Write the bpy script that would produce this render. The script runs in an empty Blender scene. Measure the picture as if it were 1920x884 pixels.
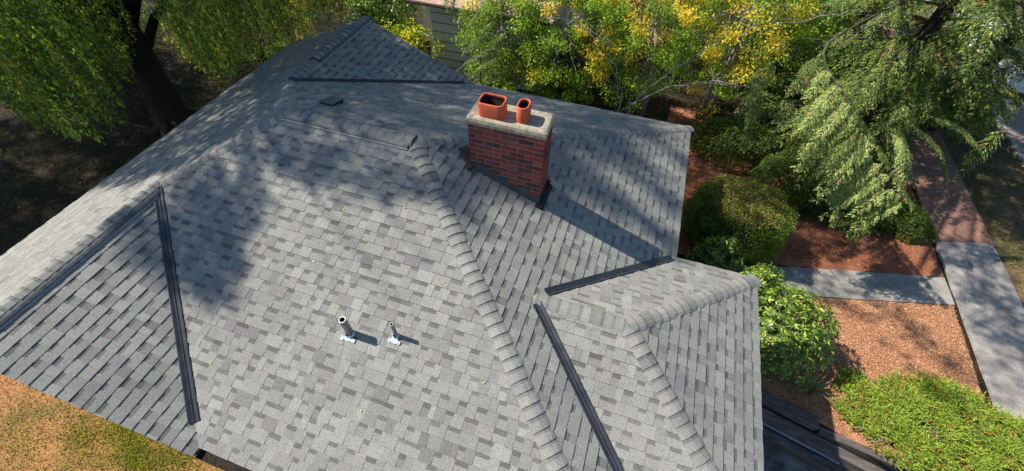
import bpy, math, random
import numpy as np
from mathutils import Vector, Matrix
random.seed(7); rng = np.random.default_rng(7)
C = bpy.context.scene.collection
scene = bpy.context.scene
R = math.radians

# ------------------------------------------------------------ camera, sky, sun, exposure
cam = bpy.data.objects.new('camera', bpy.data.cameras.new('camera')); C.objects.link(cam)
cam.location = (9.685, 0.014, 6.066)
cam.rotation_euler = (0.67922, -0.0132, 0.32424)
cam.data.sensor_width = 36; cam.data.lens = 36*797.07/1920
cam.data.clip_start = 0.05; cam.data.clip_end = 1000
scene.camera = cam
SUN_EL, SUN_AZ = R(47), R(0)          # light travels towards +x
sun_d = Vector((math.cos(SUN_EL)*math.cos(SUN_AZ), math.cos(SUN_EL)*math.sin(SUN_AZ), -math.sin(SUN_EL)))
w = bpy.data.worlds.new('World'); scene.world = w; w.use_nodes = True
nt = w.node_tree; bg = nt.nodes['Background']; sky = nt.nodes.new('ShaderNodeTexSky')
sky.sky_type = 'NISHITA'; sky.sun_disc = False; sky.sun_elevation = SUN_EL
sky.sun_rotation = math.atan2(-sun_d.x, -sun_d.y); sky.air_density = 1.3; sky.dust_density = 0.3; sky.ozone_density = 4.0
nt.links.new(sky.outputs[0], bg.inputs[0]); bg.inputs[1].default_value = 0.085
sl = bpy.data.lights.new('sun', 'SUN'); so = bpy.data.objects.new('sun', sl); C.objects.link(so)
sl.energy = 4.8; sl.angle = R(0.7); sl.color = (1.0, 0.92, 0.79)
so.rotation_euler = sun_d.to_track_quat('-Z', 'Y').to_euler()
scene.view_settings.view_transform = 'Standard'; scene.view_settings.look = 'None'
scene.view_settings.exposure = 0.82; scene.view_settings.gamma = 1
scene.cycles.use_denoising = True
scene.cycles.max_bounces = 6; scene.cycles.transparent_max_bounces = 4

# ------------------------------------------------------------ helpers
def link(o, parent=None):
    C.objects.link(o)
    if parent: o.parent = parent
    return o
def tag(o, label=None, cat=None, group=None, kind=None):
    if label: o['label'] = label
    if cat: o['category'] = cat
    if group: o['group'] = group
    if kind: o['kind'] = kind
    return o
def thing(name, label, cat, loc=(0, 0, 0), group=None):
    o = bpy.data.objects.new(name, None); C.objects.link(o); o.location = loc
    o.empty_display_size = 0.2
    return tag(o, label, cat, group)
def place(o, parent):
    """parent a mesh written in world coordinates under an Empty that stands elsewhere"""
    o.parent = parent
    if parent is not None:
        M = Matrix.Identity(4); p = parent
        while p is not None:
            M = Matrix.Translation(p.location) @ M; p = p.parent
        o.matrix_parent_inverse = M.inverted() if parent.type == 'EMPTY' else Matrix.Identity(4)
    return o
def col_attr(me, cols):
    a = me.color_attributes.new('tint', 'FLOAT_COLOR', 'CORNER')
    a.data.foreach_set('color', np.asarray(cols, dtype=np.float32).ravel())
def raw_mesh(name, V, Fs, mat, parent=None, cols=None, smooth=False):
    """V list of points, Fs list of index tuples, cols one rgb per face"""
    me = bpy.data.meshes.new(name); me.from_pydata([tuple(v) for v in V], [], Fs); me.update()
    me.materials.append(mat)
    if cols is not None:
        cc = []
        for f, c in zip(Fs, cols): cc += [(c[0], c[1], c[2], 1)]*len(f)
        col_attr(me, cc)
    if smooth: me.polygons.foreach_set('use_smooth', [True]*len(Fs))
    o = bpy.data.objects.new(name, me); C.objects.link(o)
    if parent is not None: place(o, parent)
    return o
class MB:
    def __init__(s): s.V = []; s.F = []; s.c = []
    def face(s, pts, c=(1, 1, 1)):
        n = len(s.V); s.V += [tuple(p) for p in pts]; s.F.append(tuple(range(n, n+len(pts)))); s.c.append(c)
    def box(s, x0, x1, y0, y1, z0, z1, c=(1, 1, 1), M=None):
        P = [Vector((x, y, z)) for z in (z0, z1) for y in (y0, y1) for x in (x0, x1)]
        if M is not None: P = [M @ p for p in P]
        for f in ((0, 2, 3, 1), (4, 5, 7, 6), (0, 1, 5, 4), (2, 6, 7, 3), (0, 4, 6, 2), (1, 3, 7, 5)):
            s.face([P[i] for i in f], c)
    def tube(s, pts, rads, n=7, c=(1, 1, 1), jit=0):
        pts = [Vector(p) for p in pts]; base = len(s.V); u = None
        for i, p in enumerate(pts):
            t = (pts[min(i+1, len(pts)-1)]-pts[max(i-1, 0)]).normalized()
            if u is None: u = t.orthogonal().normalized()
            u = (u - t*u.dot(t)).normalized(); v = t.cross(u)
            for k in range(n):
                a = 2*math.pi*k/n; r = rads[i]*(1+random.uniform(-jit, jit))
                s.V.append(tuple(p+(u*math.cos(a)+v*math.sin(a))*r))
        for i in range(len(pts)-1):
            for k in range(n):
                a = base+i*n+k; b = base+i*n+(k+1) % n
                s.F.append((a, b, b+n, a+n)); s.c.append(c)
        s.F.append(tuple(base+k for k in reversed(range(n)))); s.c.append(c)
        s.F.append(tuple(base+(len(pts)-1)*n+k for k in range(n))); s.c.append(c)
    def build(s, name, mat, parent=None, smooth=False, colored=False):
        return raw_mesh(name, s.V, s.F, mat, parent, s.c if colored else None, smooth)

# ------------------------------------------------------------ materials
def mat(name, rough=0.8, spec=0.3, metal=0.0):
    m = bpy.data.materials.new(name); m.use_nodes = True
    b = m.node_tree.nodes['Principled BSDF']
    b.inputs['Roughness'].default_value = rough; b.inputs['Metallic'].default_value = metal
    b.inputs['Specular IOR Level'].default_value = spec
    return m, m.node_tree, b
def ramp_noise(t, scale, stops, detail=4, rough=0.6, dist=0.0, stretch=None):
    tc = t.nodes.new('ShaderNodeTexCoord'); n = t.nodes.new('ShaderNodeTexNoise'); r = t.nodes.new('ShaderNodeValToRGB')
    n.inputs['Scale'].default_value = scale; n.inputs['Detail'].default_value = detail
    n.inputs['Roughness'].default_value = rough; n.inputs['Distortion'].default_value = dist
    src = tc.outputs['Object']
    if stretch:
        mp = t.nodes.new('ShaderNodeMapping'); mp.inputs['Scale'].default_value = stretch
        t.links.new(src, mp.inputs['Vector']); src = mp.outputs[0]
    t.links.new(src, n.inputs['Vector']); t.links.new(n.outputs['Fac'], r.inputs[0])
    e = r.color_ramp.elements
    while len(e) < len(stops): e.new(0.5)
    for k, (p, c) in enumerate(stops):
        e[k].position = p; e[k].color = (c[0], c[1], c[2], 1) if not isinstance(c, float) else (c, c, c, 1)
    return r.outputs[0], n.outputs['Fac']
def mix(t, a, b, fac, mode='MIX'):
    m = t.nodes.new('ShaderNodeMix'); m.data_type = 'RGBA'; m.blend_type = mode
    for sock, v in ((m.inputs['A'], a), (m.inputs['B'], b), (m.inputs['Factor'], fac)):
        if hasattr(v, 'links'): t.links.new(v, sock)
        elif isinstance(v, (int, float)): sock.default_value = v
        else: sock.default_value = (v[0], v[1], v[2], 1)
    return m.outputs['Result']
def bump(t, b, h, strength=0.3, dist=0.01):
    n = t.nodes.new('ShaderNodeBump'); n.inputs['Strength'].default_value = strength; n.inputs['Distance'].default_value = dist
    t.links.new(h, n.inputs['Height']); t.links.new(n.outputs[0], b.inputs['Normal'])
def noisy(name, stops, scale, rough=0.85, fine=None, bumps=(0.3, 0.01), spec=0.25, metal=0, stretch=None, detail=5):
    m, t, b = mat(name, rough, spec, metal)
    c, f = ramp_noise(t, scale, stops, detail, stretch=stretch)
    if fine:
        g, f2 = ramp_noise(t, fine[0], [(0.3, fine[1]), (0.7, fine[2])], 3)
        c = mix(t, c, g, 1.0, 'MULTIPLY')
        f = f2
    t.links.new(c, b.inputs['Base Color'])
    if bumps: bump(t, b, f, *bumps)
    return m
def tint_mat(name, rough=0.9, fine=(90, 0.62, 1.3), spec=0.2, patch=None, bmp=(0.35, 0.004), detail=3):
    m, t, b = mat(name, rough, spec)
    a = t.nodes.new('ShaderNodeAttribute'); a.attribute_name = 'tint'
    g, f = ramp_noise(t, fine[0], [(0.32, float(fine[1])), (0.68, float(fine[2]))], detail, 0.75)
    c = mix(t, a.outputs['Color'], g, 1.0, 'MULTIPLY')
    if patch:
        p, _ = ramp_noise(t, patch[0], [(0.3, float(patch[1])), (0.7, float(patch[2]))], 4)
        c = mix(t, c, p, 1.0, 'MULTIPLY')
    t.links.new(c, b.inputs['Base Color'])
    if bmp: bump(t, b, f, *bmp)
    return m
def leaf_mat(name, rough=0.5, trans=0.45, spec=0.35):
    m, t, b = mat(name, rough, spec)
    a = t.nodes.new('ShaderNodeAttribute'); a.attribute_name = 'tint'
    t.links.new(a.outputs['Color'], b.inputs['Base Color'])
    tr = t.nodes.new('ShaderNodeBsdfTranslucent'); c = mix(t, a.outputs['Color'], (1.6, 1.5, 0.5), 1.0, 'MULTIPLY')
    t.links.new(c, tr.inputs['Color']); ms = t.nodes.new('ShaderNodeMixShader'); ms.inputs[0].default_value = trans
    t.links.new(b.outputs[0], ms.inputs[1]); t.links.new(tr.outputs[0], ms.inputs[2])
    t.links.new(ms.outputs[0], t.nodes['Material Output'].inputs['Surface'])
    return m
M = {}
M['shingle'] = tint_mat('shingle', 0.92, (66, 0.62, 1.38), 0.15, (0.9, 0.93, 1.07))
M['brick'] = tint_mat('brick', 0.85, (60, 0.6, 1.35), 0.2, None, (0.5, 0.004))
M['mortar'] = noisy('mortar', [(0.3, (0.19, 0.165, 0.155)), (0.7, (0.33, 0.295, 0.275))], 30)
M['crown'] = noisy('crown_concrete', [(0.3, (0.17, 0.155, 0.115)), (0.5, (0.31, 0.28, 0.215)), (0.72, (0.42, 0.385, 0.31))], 14, 0.9, (120, (0.75,)*3, (1.2,)*3), (0.6, 0.006))
M['flue'] = noisy('flue_clay', [(0.28, (0.26, 0.055, 0.03)), (0.42, (0.44, 0.085, 0.038)), (0.7, (0.58, 0.125, 0.055))], 7, 0.7, (90, (0.85,)*3, (1.1,)*3), (0.2, 0.003), spec=0.35)
M['soot'] = noisy('soot', [(0.3, (0.010, 0.008, 0.008)), (0.7, (0.05, 0.02, 0.015))], 12)
M['flash'] = noisy('dark_metal', [(0.3, (0.022, 0.026, 0.034)), (0.7, (0.05, 0.056, 0.068))], 7, 0.42, None, (0.08, 0.003), spec=0.5, metal=0.35)
M['flash_mat'] = noisy('dark_step_metal', [(0.3, (0.045, 0.052, 0.065)), (0.7, (0.085, 0.094, 0.11))], 6, 0.55, None, (0.08, 0.003), spec=0.4)
M['vent'] = noisy('ridge_vent_plastic', [(0.3, (0.03, 0.034, 0.04)), (0.7, (0.09, 0.10, 0.11))], 14, 0.5, None, (0.1, 0.003), spec=0.4)
M['ventlip'] = noisy('ridge_vent_lip', [(0.3, (0.12, 0.125, 0.13)), (0.7, (0.30, 0.31, 0.32))], 25, 0.45, None, (0.1, 0.003), spec=0.5)
M['black'] = noisy('black_metal', [(0.3, (0.008, 0.009, 0.011)), (0.7, (0.02, 0.022, 0.026))], 9, 0.5, None, None)
M['pipe'] = noisy('pipe_metal', [(0.3, (0.10, 0.12, 0.16)), (0.7, (0.20, 0.22, 0.26))], 20, 0.4, None, (0.1, 0.002), spec=0.5)
M['pipe_rim'] = noisy('pipe_rim', [(0.3, (0.45, 0.45, 0.45)), (0.7, (0.65, 0.65, 0.66))], 20, 0.5)
M['boot'] = noisy('boot_foil', [(0.3, (0.30, 0.34, 0.42)), (0.55, (0.44, 0.48, 0.55)), (0.7, (0.62, 0.65, 0.68))], 30, 0.45, None, (0.8, 0.01), spec=0.5, metal=0.2)
M['fascia'] = noisy('fascia_brown', [(0.3, (0.035, 0.022, 0.018)), (0.7, (0.075, 0.048, 0.038))], 5, 0.7, stretch=(1, 1, 6))
M['wall'] = noisy('wall_paint', [(0.3, (0.36, 0.32, 0.26)), (0.7, (0.45, 0.41, 0.34))], 3, 0.85)
M['soffit'] = noisy('soffit_paint', [(0.3, (0.30, 0.28, 0.25)), (0.7, (0.36, 0.34, 0.3))], 3, 0.85)
M['glass'], _t, _b = mat('window_glass', 0.08, 0.6); _b.inputs['Base Color'].default_value = (0.02, 0.03, 0.035, 1)
M['white'] = noisy('white_paint', [(0.3, (0.66, 0.65, 0.62)), (0.7, (0.78, 0.77, 0.75))], 5, 0.6)
M['leaf'] = leaf_mat('leaf'); M['needle'] = leaf_mat('needle', 0.6, 0.22, 0.25)
M['gloss_leaf'] = leaf_mat('glossy_leaf', 0.35, 0.25, 0.5)
M['bark_dark'] = noisy('bark_dark', [(0.3, (0.012, 0.009, 0.007)), (0.7, (0.05, 0.038, 0.03))], 9, 0.95, None, (1.0, 0.05), stretch=(3, 3, 0.7))
M['bark_grey'] = noisy('bark_grey', [(0.3, (0.14, 0.12, 0.10)), (0.7, (0.38, 0.35, 0.31))], 12, 0.9, None, (0.6, 0.01), stretch=(2, 2, 0.6))
M['twig'] = noisy('twig', [(0.3, (0.16, 0.12, 0.09)), (0.7, (0.32, 0.27, 0.21))], 12, 0.9)
M['litter'] = tint_mat('litter', 0.9, (40, 0.8, 1.2), 0.2, None, None)

# ------------------------------------------------------------ roof geometry (metres, eaves at z = 0)
G = -2.9                       # ground level
s, sB, sD = 0.40324, 0.42679, 0.40834
W1, DP, LX, W2 = 5.5, 9.1219, 11.113, 5.7024
PF, PR = 0.1076, -0.08
YG, HG, EX = 3.0729, 2.0926, 1.3499
zr = s*DP/2; xf = W1/2; zw = sB*xf; x2 = W2/2; zw2 = sB*x2
P = dict(mL=(zr/sB, DP/2, zr), mR=(LX-zr/sD, DP/2, zr), cnr=(LX, 0, 0), cfr=(LX, DP, 0),
         v1t=(xf, zw/s, zw), v1b=(W1, 0, 0), ac=(W1, -PF, 0), pkf=(xf, -PF, zw), fle=(0, -PF, 0),
         rt=(x2, DP-zw2/s, zw2), rpk=(x2, DP+PR, zw2), rle=(0, DP+PR, 0), rre=(W2, DP+PR, 0), rvb=(W2, DP, 0))
zg = s*HG; LE = LX+EX
P.update(gR=(LE-zg/sD, YG, zg), gL=(LX-zg/sD, YG, zg), gfr=(LE, YG+HG, 0), gnr=(LE, YG-HG, 0), gvf=(LX, YG+HG, 0), gvn=(LX, YG-HG, 0))
P = {k: Vector(v) for k, v in P.items()}
# rear wing: valley bottom coincides with the eave; keep the rake end a little inside so it reads like the photograph
P['rpk'].y = DP+0.02; P['rle'].y = DP+0.02; P['rre'].y = DP+0.02

def clip_poly(poly, clip):
    out = poly
    n = len(clip)
    for i in range(n):
        a, b = clip[i], clip[(i+1) % n]; ex, ey = b[0]-a[0], b[1]-a[1]; inp = out; out = []
        if not inp: break
        for j in range(len(inp)):
            p, q = inp[j-1], inp[j]
            dp = ex*(p[1]-a[1])-ey*(p[0]-a[0]); dq = ex*(q[1]-a[1])-ey*(q[0]-a[0])
            if dq >= -1e-9:
                if dp < -1e-9:
                    f = dp/(dp-dq); out.append((p[0]+(q[0]-p[0])*f, p[1]+(q[1]-p[1])*f))
                out.append(q)
            elif dp >= -1e-9:
                f = dp/(dp-dq); out.append((p[0]+(q[0]-p[0])*f, p[1]+(q[1]-p[1])*f))
    return out
def ccw(poly):
    A = sum(poly[i-1][0]*poly[i][1]-poly[i][0]*poly[i-1][1] for i in range(len(poly)))
    return poly if A > 0 else poly[::-1]
PAL = [(0.220, 0.221, 0.206), (0.208, 0.210, 0.196), (0.230, 0.231, 0.214), (0.201, 0.199, 0.190), (0.193, 0.188, 0.184), (0.216, 0.208, 0.198), (0.240, 0.243, 0.226), (0.199, 0.205, 0.193), (0.222, 0.219, 0.206)]
def shcol(r, k=1.0):
    c = r.choice(PAL) if r.random() < 0.93 else (0.166, 0.161, 0.162); j = r.uniform(0.94, 1.06)*k
    return (c[0]*j, c[1]*j, c[2]*j)
EXPO = 0.160
def shingles(name, polys3, o, u, v, house, seed, tweak=0.0):
    """laminated shingles laid in real stepped courses; polys3: convex pieces given in 3D on the plane"""
    o = Vector(o); u = Vector(u).normalized(); v = Vector(v).normalized(); n = u.cross(v).normalized()
    if n.z < 0: n = -n
    r = random.Random(seed); mb = MB()
    pol = [ccw([((Vector(p)-o).dot(u), (Vector(p)-o).dot(v)) for p in pp]) for pp in polys3]
    amin = min(a for pp in pol for a, b in pp)-0.3; amax = max(a for pp in pol for a, b in pp)+0.3; bmax = max(b for pp in pol for a, b in pp)
    def put(a0, a1, b0, b1, h0, h1, B0, c, butt=False, hb=0.0):
        for pp in pol:
            q = clip_poly([(a0, b0), (a1, b0), (a1, b1), (a0, b1)], pp)
            if len(q) < 3: continue
            def H(b): return h0+(h1-h0)*(b-b0)/(b1-b0)
            mb.face([o+u*a+v*b+n*H(b) for a, b in q], c)
            if butt:
                e = [a for a, b in q if abs(b-b0) < 1e-6]
                if len(e) >= 2 and max(e)-min(e) > 1e-4:
                    A0, A1 = min(e), max(e)
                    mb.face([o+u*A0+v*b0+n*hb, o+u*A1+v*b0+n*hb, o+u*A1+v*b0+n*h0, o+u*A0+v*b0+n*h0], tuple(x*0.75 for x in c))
    k = 0; b = 0.0
    TH, SH, TOP = 0.0130, 0.0070, 0.0015
    while b < bmax:
        b1 = b+EXPO; a = amin+r.uniform(-0.25, 0); wob = r.uniform(-0.003, 0.003)
        tooth = r.random() < 0.5; piece = a+1.0; tone = r.uniform(0.97, 1.03)
        while a < amax:
            if tooth: wd = r.choice((0.10, 0.13, 0.16, 0.19, 0.22, 0.26))*r.uniform(0.9, 1.1)
            else: wd = r.choice((0.10, 0.12, 0.14, 0.18))*r.uniform(0.9, 1.1)
            a1 = a+wd; c = shcol(r, tone)
            B = b+wob+r.uniform(-0.0015, 0.0015)
            if tooth:
                if wd > 0.2 and r.random() < 0.6:
                    m_ = a+wd*r.uniform(0.35, 0.65); c2 = shcol(r, tone)
                    put(a, m_-0.001, B, b1, TH, TOP, B, c, True, 0.0); put(m_+0.001, a1, B, b1, TH-0.0012, TOP, B, c2, True, 0.0)
                else: put(a, a1, B, b1, TH, TOP, B, c, True, 0.0)
                for aa in (a, a1):       # cut sides of the tooth
                    q0 = o+u*aa+v*B; q1 = o+u*aa+v*b1
                    if any(all((pp[(i+1) % len(pp)][0]-pp[i][0])*(bb-pp[i][1])-(pp[(i+1) % len(pp)][1]-pp[i][1])*(aa-pp[i][0]) > 0 for i in range(len(pp)) for bb in (B, b1)) for pp in pol):
                        mb.face([q0+n*TH, q1+n*TOP, q1+n*(-0.002), q0+n*(SH-0.001)], tuple(x*0.8 for x in c))
            else:
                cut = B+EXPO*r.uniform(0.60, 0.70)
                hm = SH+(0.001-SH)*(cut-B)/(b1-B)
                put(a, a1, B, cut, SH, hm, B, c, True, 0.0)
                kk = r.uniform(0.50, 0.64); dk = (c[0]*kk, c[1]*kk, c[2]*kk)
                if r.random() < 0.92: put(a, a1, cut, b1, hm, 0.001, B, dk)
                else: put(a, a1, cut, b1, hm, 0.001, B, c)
            a = a1; tooth = not tooth
            if r.random() < 0.07: tooth = not tooth
        b += EXPO; k += 1
    # sheathing below
    for pp in polys3:
        top = [Vector(p)-n*0.003 for p in pp]; bot = [Vector(p)-n*0.03 for p in pp]
        mb.face(top, (0.05, 0.05, 0.05)); mb.face(bot[::-1], (0.1, 0.08, 0.06))
        for i in range(len(pp)): mb.face([bot[i-1], bot[i], top[i], top[i-1]], (0.06, 0.06, 0.06))
    return mb.build(name, M['shingle'], house, colored=True)

house = thing('house', 'low house under a grey shingled hip roof with a brick chimney, filling the middle', 'house', (5.5, 4.5, G))
X, Y, Z = Vector((1, 0, 0)), Vector((0, 1, 0)), Vector((0, 0, 1))
def up(dx, dy, sl): return Vector((dx, dy, sl)).normalized()
sA = sB
roofs = []
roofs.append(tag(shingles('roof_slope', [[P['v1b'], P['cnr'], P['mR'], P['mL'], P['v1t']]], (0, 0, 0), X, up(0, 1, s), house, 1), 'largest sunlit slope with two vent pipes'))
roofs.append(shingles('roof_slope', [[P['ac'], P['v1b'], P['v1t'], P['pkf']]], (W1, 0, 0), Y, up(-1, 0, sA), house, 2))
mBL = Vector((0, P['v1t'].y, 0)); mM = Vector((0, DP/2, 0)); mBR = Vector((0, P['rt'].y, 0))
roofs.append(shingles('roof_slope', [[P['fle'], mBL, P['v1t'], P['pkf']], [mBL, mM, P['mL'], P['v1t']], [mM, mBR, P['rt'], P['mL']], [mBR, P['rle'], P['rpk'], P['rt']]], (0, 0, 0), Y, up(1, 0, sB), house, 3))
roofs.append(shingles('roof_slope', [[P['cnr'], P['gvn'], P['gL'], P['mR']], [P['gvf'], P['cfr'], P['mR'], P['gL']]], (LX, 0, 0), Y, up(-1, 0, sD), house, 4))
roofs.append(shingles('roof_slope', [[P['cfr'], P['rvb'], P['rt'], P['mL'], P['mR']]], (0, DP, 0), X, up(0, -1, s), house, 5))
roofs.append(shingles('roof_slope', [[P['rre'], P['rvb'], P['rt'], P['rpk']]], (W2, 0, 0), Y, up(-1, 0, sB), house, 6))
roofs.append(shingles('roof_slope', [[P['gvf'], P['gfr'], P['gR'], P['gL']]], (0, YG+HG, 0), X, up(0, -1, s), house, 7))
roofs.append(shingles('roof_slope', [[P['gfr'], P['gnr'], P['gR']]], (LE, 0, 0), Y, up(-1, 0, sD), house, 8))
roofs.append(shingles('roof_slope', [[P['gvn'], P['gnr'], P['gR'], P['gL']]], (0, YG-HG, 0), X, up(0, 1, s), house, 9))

# ridge and hip caps
def caps(p0, p1, n1, n2, seed, base=0.012, hw=0.128, e=0.155, start=0.0):
    """p0 low (or near) end, p1 high end; n1, n2 the normals of the slopes on the two sides"""
    p0, p1 = Vector(p0), Vector(p1); t = (p1-p0).normalized(); Ln = (p1-p0).length
    n1, n2 = Vector(n1).normalized(), Vector(n2).normalized()
    d1 = t.cross(n1).normalized(); d2 = t.cross(n2).normalized()
    if d1.dot(n2) < 0: d1 = -d1
    d1 = d1 if d1.z < 0 or abs(d1.z) < 1e-6 else -d1
    d2 = d2 if d2.z < 0 or abs(d2.z) < 1e-6 else -d2
    nm = (n1+n2).normalized(); r = random.Random(seed); mb = MB(); q = start
    while q < Ln-0.03:
        q1 = min(q+e*1.06, Ln); c = shcol(r, 0.98)
        jl = r.uniform(-0.006, 0.006); hA = base+0.011; hB = base-0.001
        def cross(pos, h, sk=0):
            return [pos+d1*hw+n1*(h*0.55+sk), pos+d1*0.075+n1*(h+0.002+sk), pos+d1*0.02+nm*(h+sk)-d1*0.004, pos+d2*0.02+nm*(h+sk)-d2*0.004, pos+d2*0.075+n2*(h+0.002+sk), pos+d2*hw+n2*(h*0.55+sk)]
        cutp = q+e*0.70
        fr = cutp-q
        A = cross(p0+t*(q+jl), hA); Bm = cross(p0+t*cutp, hA+(hB-hA)*(cutp-q)/(q1-q)); Bx = cross(p0+t*q1, hB)
        A0 = [a-n1*0.014 if i < 3 else a-n2*0.014 for i, a in enumerate(A)]
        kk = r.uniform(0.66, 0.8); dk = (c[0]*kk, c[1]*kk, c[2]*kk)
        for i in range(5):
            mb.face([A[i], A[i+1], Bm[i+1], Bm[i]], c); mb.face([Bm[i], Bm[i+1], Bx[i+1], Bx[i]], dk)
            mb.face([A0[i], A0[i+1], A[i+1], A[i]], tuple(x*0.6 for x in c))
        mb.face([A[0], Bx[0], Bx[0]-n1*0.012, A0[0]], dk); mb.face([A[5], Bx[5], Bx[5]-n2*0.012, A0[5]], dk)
        q += e
    return mb.build('ridge_cap', M['shingle'], house, colored=True)
NC, NB, ND, NE, NA, NF = (0, -s, 1), (-sB, 0, 1), (sD, 0, 1), (0, s, 1), (sA, 0, 1), (sB, 0, 1)
VH = 0.034      # height of a ridge vent
def lerp(a, b, f): return Vector(a)+(Vector(b)-Vector(a))*f
caps(P['cnr'], P['mR'], NC, ND, 21)
caps(P['cfr'], P['mR'], NE, ND, 22)
caps(P['v1t'], P['mL'], NB, NC, 23)
caps(P['rt'], P['mL'], NB, NE, 24)
caps(P['mL'], P['mR'], NC, NE, 25, base=0.012+VH)
caps(P['pkf'], P['v1t'], NB, NA, 26, base=0.012+VH)
rv0 = lerp(P['rt'], P['rpk'], 0.30)
caps(P['rt'], rv0, NB, NF, 27)
caps(rv0, P['rpk'], NB, NF, 28, base=0.012+VH)
caps(P['gL']+Vector((-0.22, 0, 0)), P['gR'], NC, NE, 29)
caps(P['gfr'], P['gR'], NE, ND, 30)
caps(P['gnr'], P['gR'], NC, ND, 31)

# ridge vents: a black louvred strip with a paler lip below the caps
def ridge_vent(p0, p1, n1, n2):
    p0, p1 = Vector(p0), Vector(p1); t = (p1-p0).normalized()
    mb = MB(); lip = MB()
    for n in (Vector(n1).normalized(), Vector(n2).normalized()):
        d = t.cross(n).normalized(); d = d if d.z < 0 else -d
        prof = [(0.0, 0.0), (0.165, 0.012), (0.172, 0.02), (0.158, 0.012+VH*0.8), (0.12, 0.012+VH), (0.0, 0.012+VH)]
        A = [p0+d*a+n*h for a, h in prof]; B = [p1+d*a+n*h for a, h in prof]
        for i in range(len(prof)): mb.face([A[i-1], A[i], B[i], B[i-1]])
        mb.face(A); mb.face(B[::-1])
        pl = [(0.166, 0.0135), (0.192, 0.0135), (0.192, 0.019), (0.176, 0.027), (0.166, 0.0265)]
        A = [p0+d*a+n*h for a, h in pl]; B = [p1+d*a+n*h for a, h in pl]
        for i in range(len(pl)): lip.face([A[i-1], A[i], B[i], B[i-1]])
        lip.face(A); lip.face(B[::-1])
    o = mb.build('ridge_vent', M['vent'], house)
    l = lip.build('vent_lip', M['ventlip']); l.parent = o; l.matrix_parent_inverse = Matrix.Identity(4)
    return o
def fix_sub(child, part):      # parts are written in world coordinates, so their world matrix is the identity
    child.parent = part; child.matrix_parent_inverse = Matrix.Identity(4)
    return child
rvs = [ridge_vent(lerp(P['mL'], P['mR'], -0.01), lerp(P['mL'], P['mR'], 0.985), NC, NE),
       ridge_vent(lerp(P['pkf'], P['v1t'], 0.01), lerp(P['pkf'], P['v1t'], 0.97), NB, NA),
       ridge_vent(rv0, lerp(P['rt'], P['rpk'], 0.99), NB, NF)]
for o in rvs:
    for c in o.children: fix_sub(c, o)
tag(rvs[0], 'dusty grey vent strip along the main ridge')

# valley flashings (W profile, dark metal)
def valley(lo, hi, nl, nr, f0, f1, name='valley_flashing', wd=0.076):
    a = lerp(lo, hi, f0); b = lerp(lo, hi, f1); t = (b-a).normalized(); nl = Vector(nl).normalized(); nr = Vector(nr).normalized()
    mb = MB(); res = []
    dl = t.cross(nl).normalized(); dr = t.cross(nr).normalized()
    # directions pointing up their own slope, away from the valley line
    if dl.z < 0: dl = -dl
    if dr.z < 0: dr = -dr
    nm = (nl+nr).normalized(); hgt = 0.016
    prof = [(dl, wd, nl, hgt+0.004), (dl, wd-0.008, nl, hgt+0.009), (dl, 0.022, nl, hgt), (dl, 0.009, nl, hgt+0.017), (dr, 0.009, nr, hgt+0.017), (dr, 0.022, nr, hgt), (dr, wd-0.008, nr, hgt+0.009), (dr, wd, nr, hgt+0.004)]
    A = [a+d*x+n*h for d, x, n, h in prof]; B = [b+d*x+n*h for d, x, n, h in prof]
    for i in range(len(prof)-1): mb.face([A[i], A[i+1], B[i+1], B[i]])
    A2 = [p-nm*0.012 for p in A]; B2 = [p-nm*0.012 for p in B]
    for i in range(len(prof)-1): mb.face([A2[i], B2[i], B2[i+1], A2[i+1]])
    mb.face([A[0], B[0], B2[0], A2[0]]); mb.face([A[-1], A2[-1], B2[-1], B[-1]])
    for i in range(len(prof)-1): mb.face([A[i], A2[i], A2[i+1], A[i+1]]); mb.face([B[i], B[i+1], B2[i+1], B2[i]])
    return mb.build(name, M['flash'], house)
valley(P['v1b'], P['v1t'], NA, NC, 0.080, 0.985)
valley(P['gvf'], P['gL'], ND, NE, 0.045, 0.93)
valley(P['gvn'], P['gL'], ND, NC, 0.05, 0.965)
valley(P['rvb'], P['rt'], NF, NE, 0.07, 0.995, wd=0.07)

# walls, soffit, fascia
def prism(poly, z0, z1, name, m, parent):
    mb = MB(); poly = ccw(poly)
    mb.face([(x, y, z1) for x, y in poly]); mb.face([(x, y, z0) for x, y in poly][::-1])
    for i in range(len(poly)):
        a, b = poly[i-1], poly[i]; mb.face([(a[0], a[1], z0), (b[0], b[1], z0), (b[0], b[1], z1), (a[0], a[1], z1)])
    return mb.build(name, m, parent)
IN = 0.42
foot = [(IN, IN), (LX-IN, IN), (LX-IN, YG-HG+IN), (LE-IN, YG-HG+IN), (LE-IN, YG+HG-IN), (LX-IN, YG+HG-IN), (LX-IN, DP-IN), (IN, DP-IN)]
prism(foot, G-0.6, -0.19, 'wall', M['wall'], house)
soff = [(0.03, 0.03), (LX-0.03, 0.03), (LX-0.03, YG-HG+0.03), (LE-0.03, YG-HG+0.03), (LE-0.03, YG+HG-0.03), (LX-0.03, YG+HG-0.03), (LX-0.03, DP-0.03), (0.03, DP-0.03)]
prism(soff, -0.188, -0.165, 'soffit', M['soffit'], house)
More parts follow.
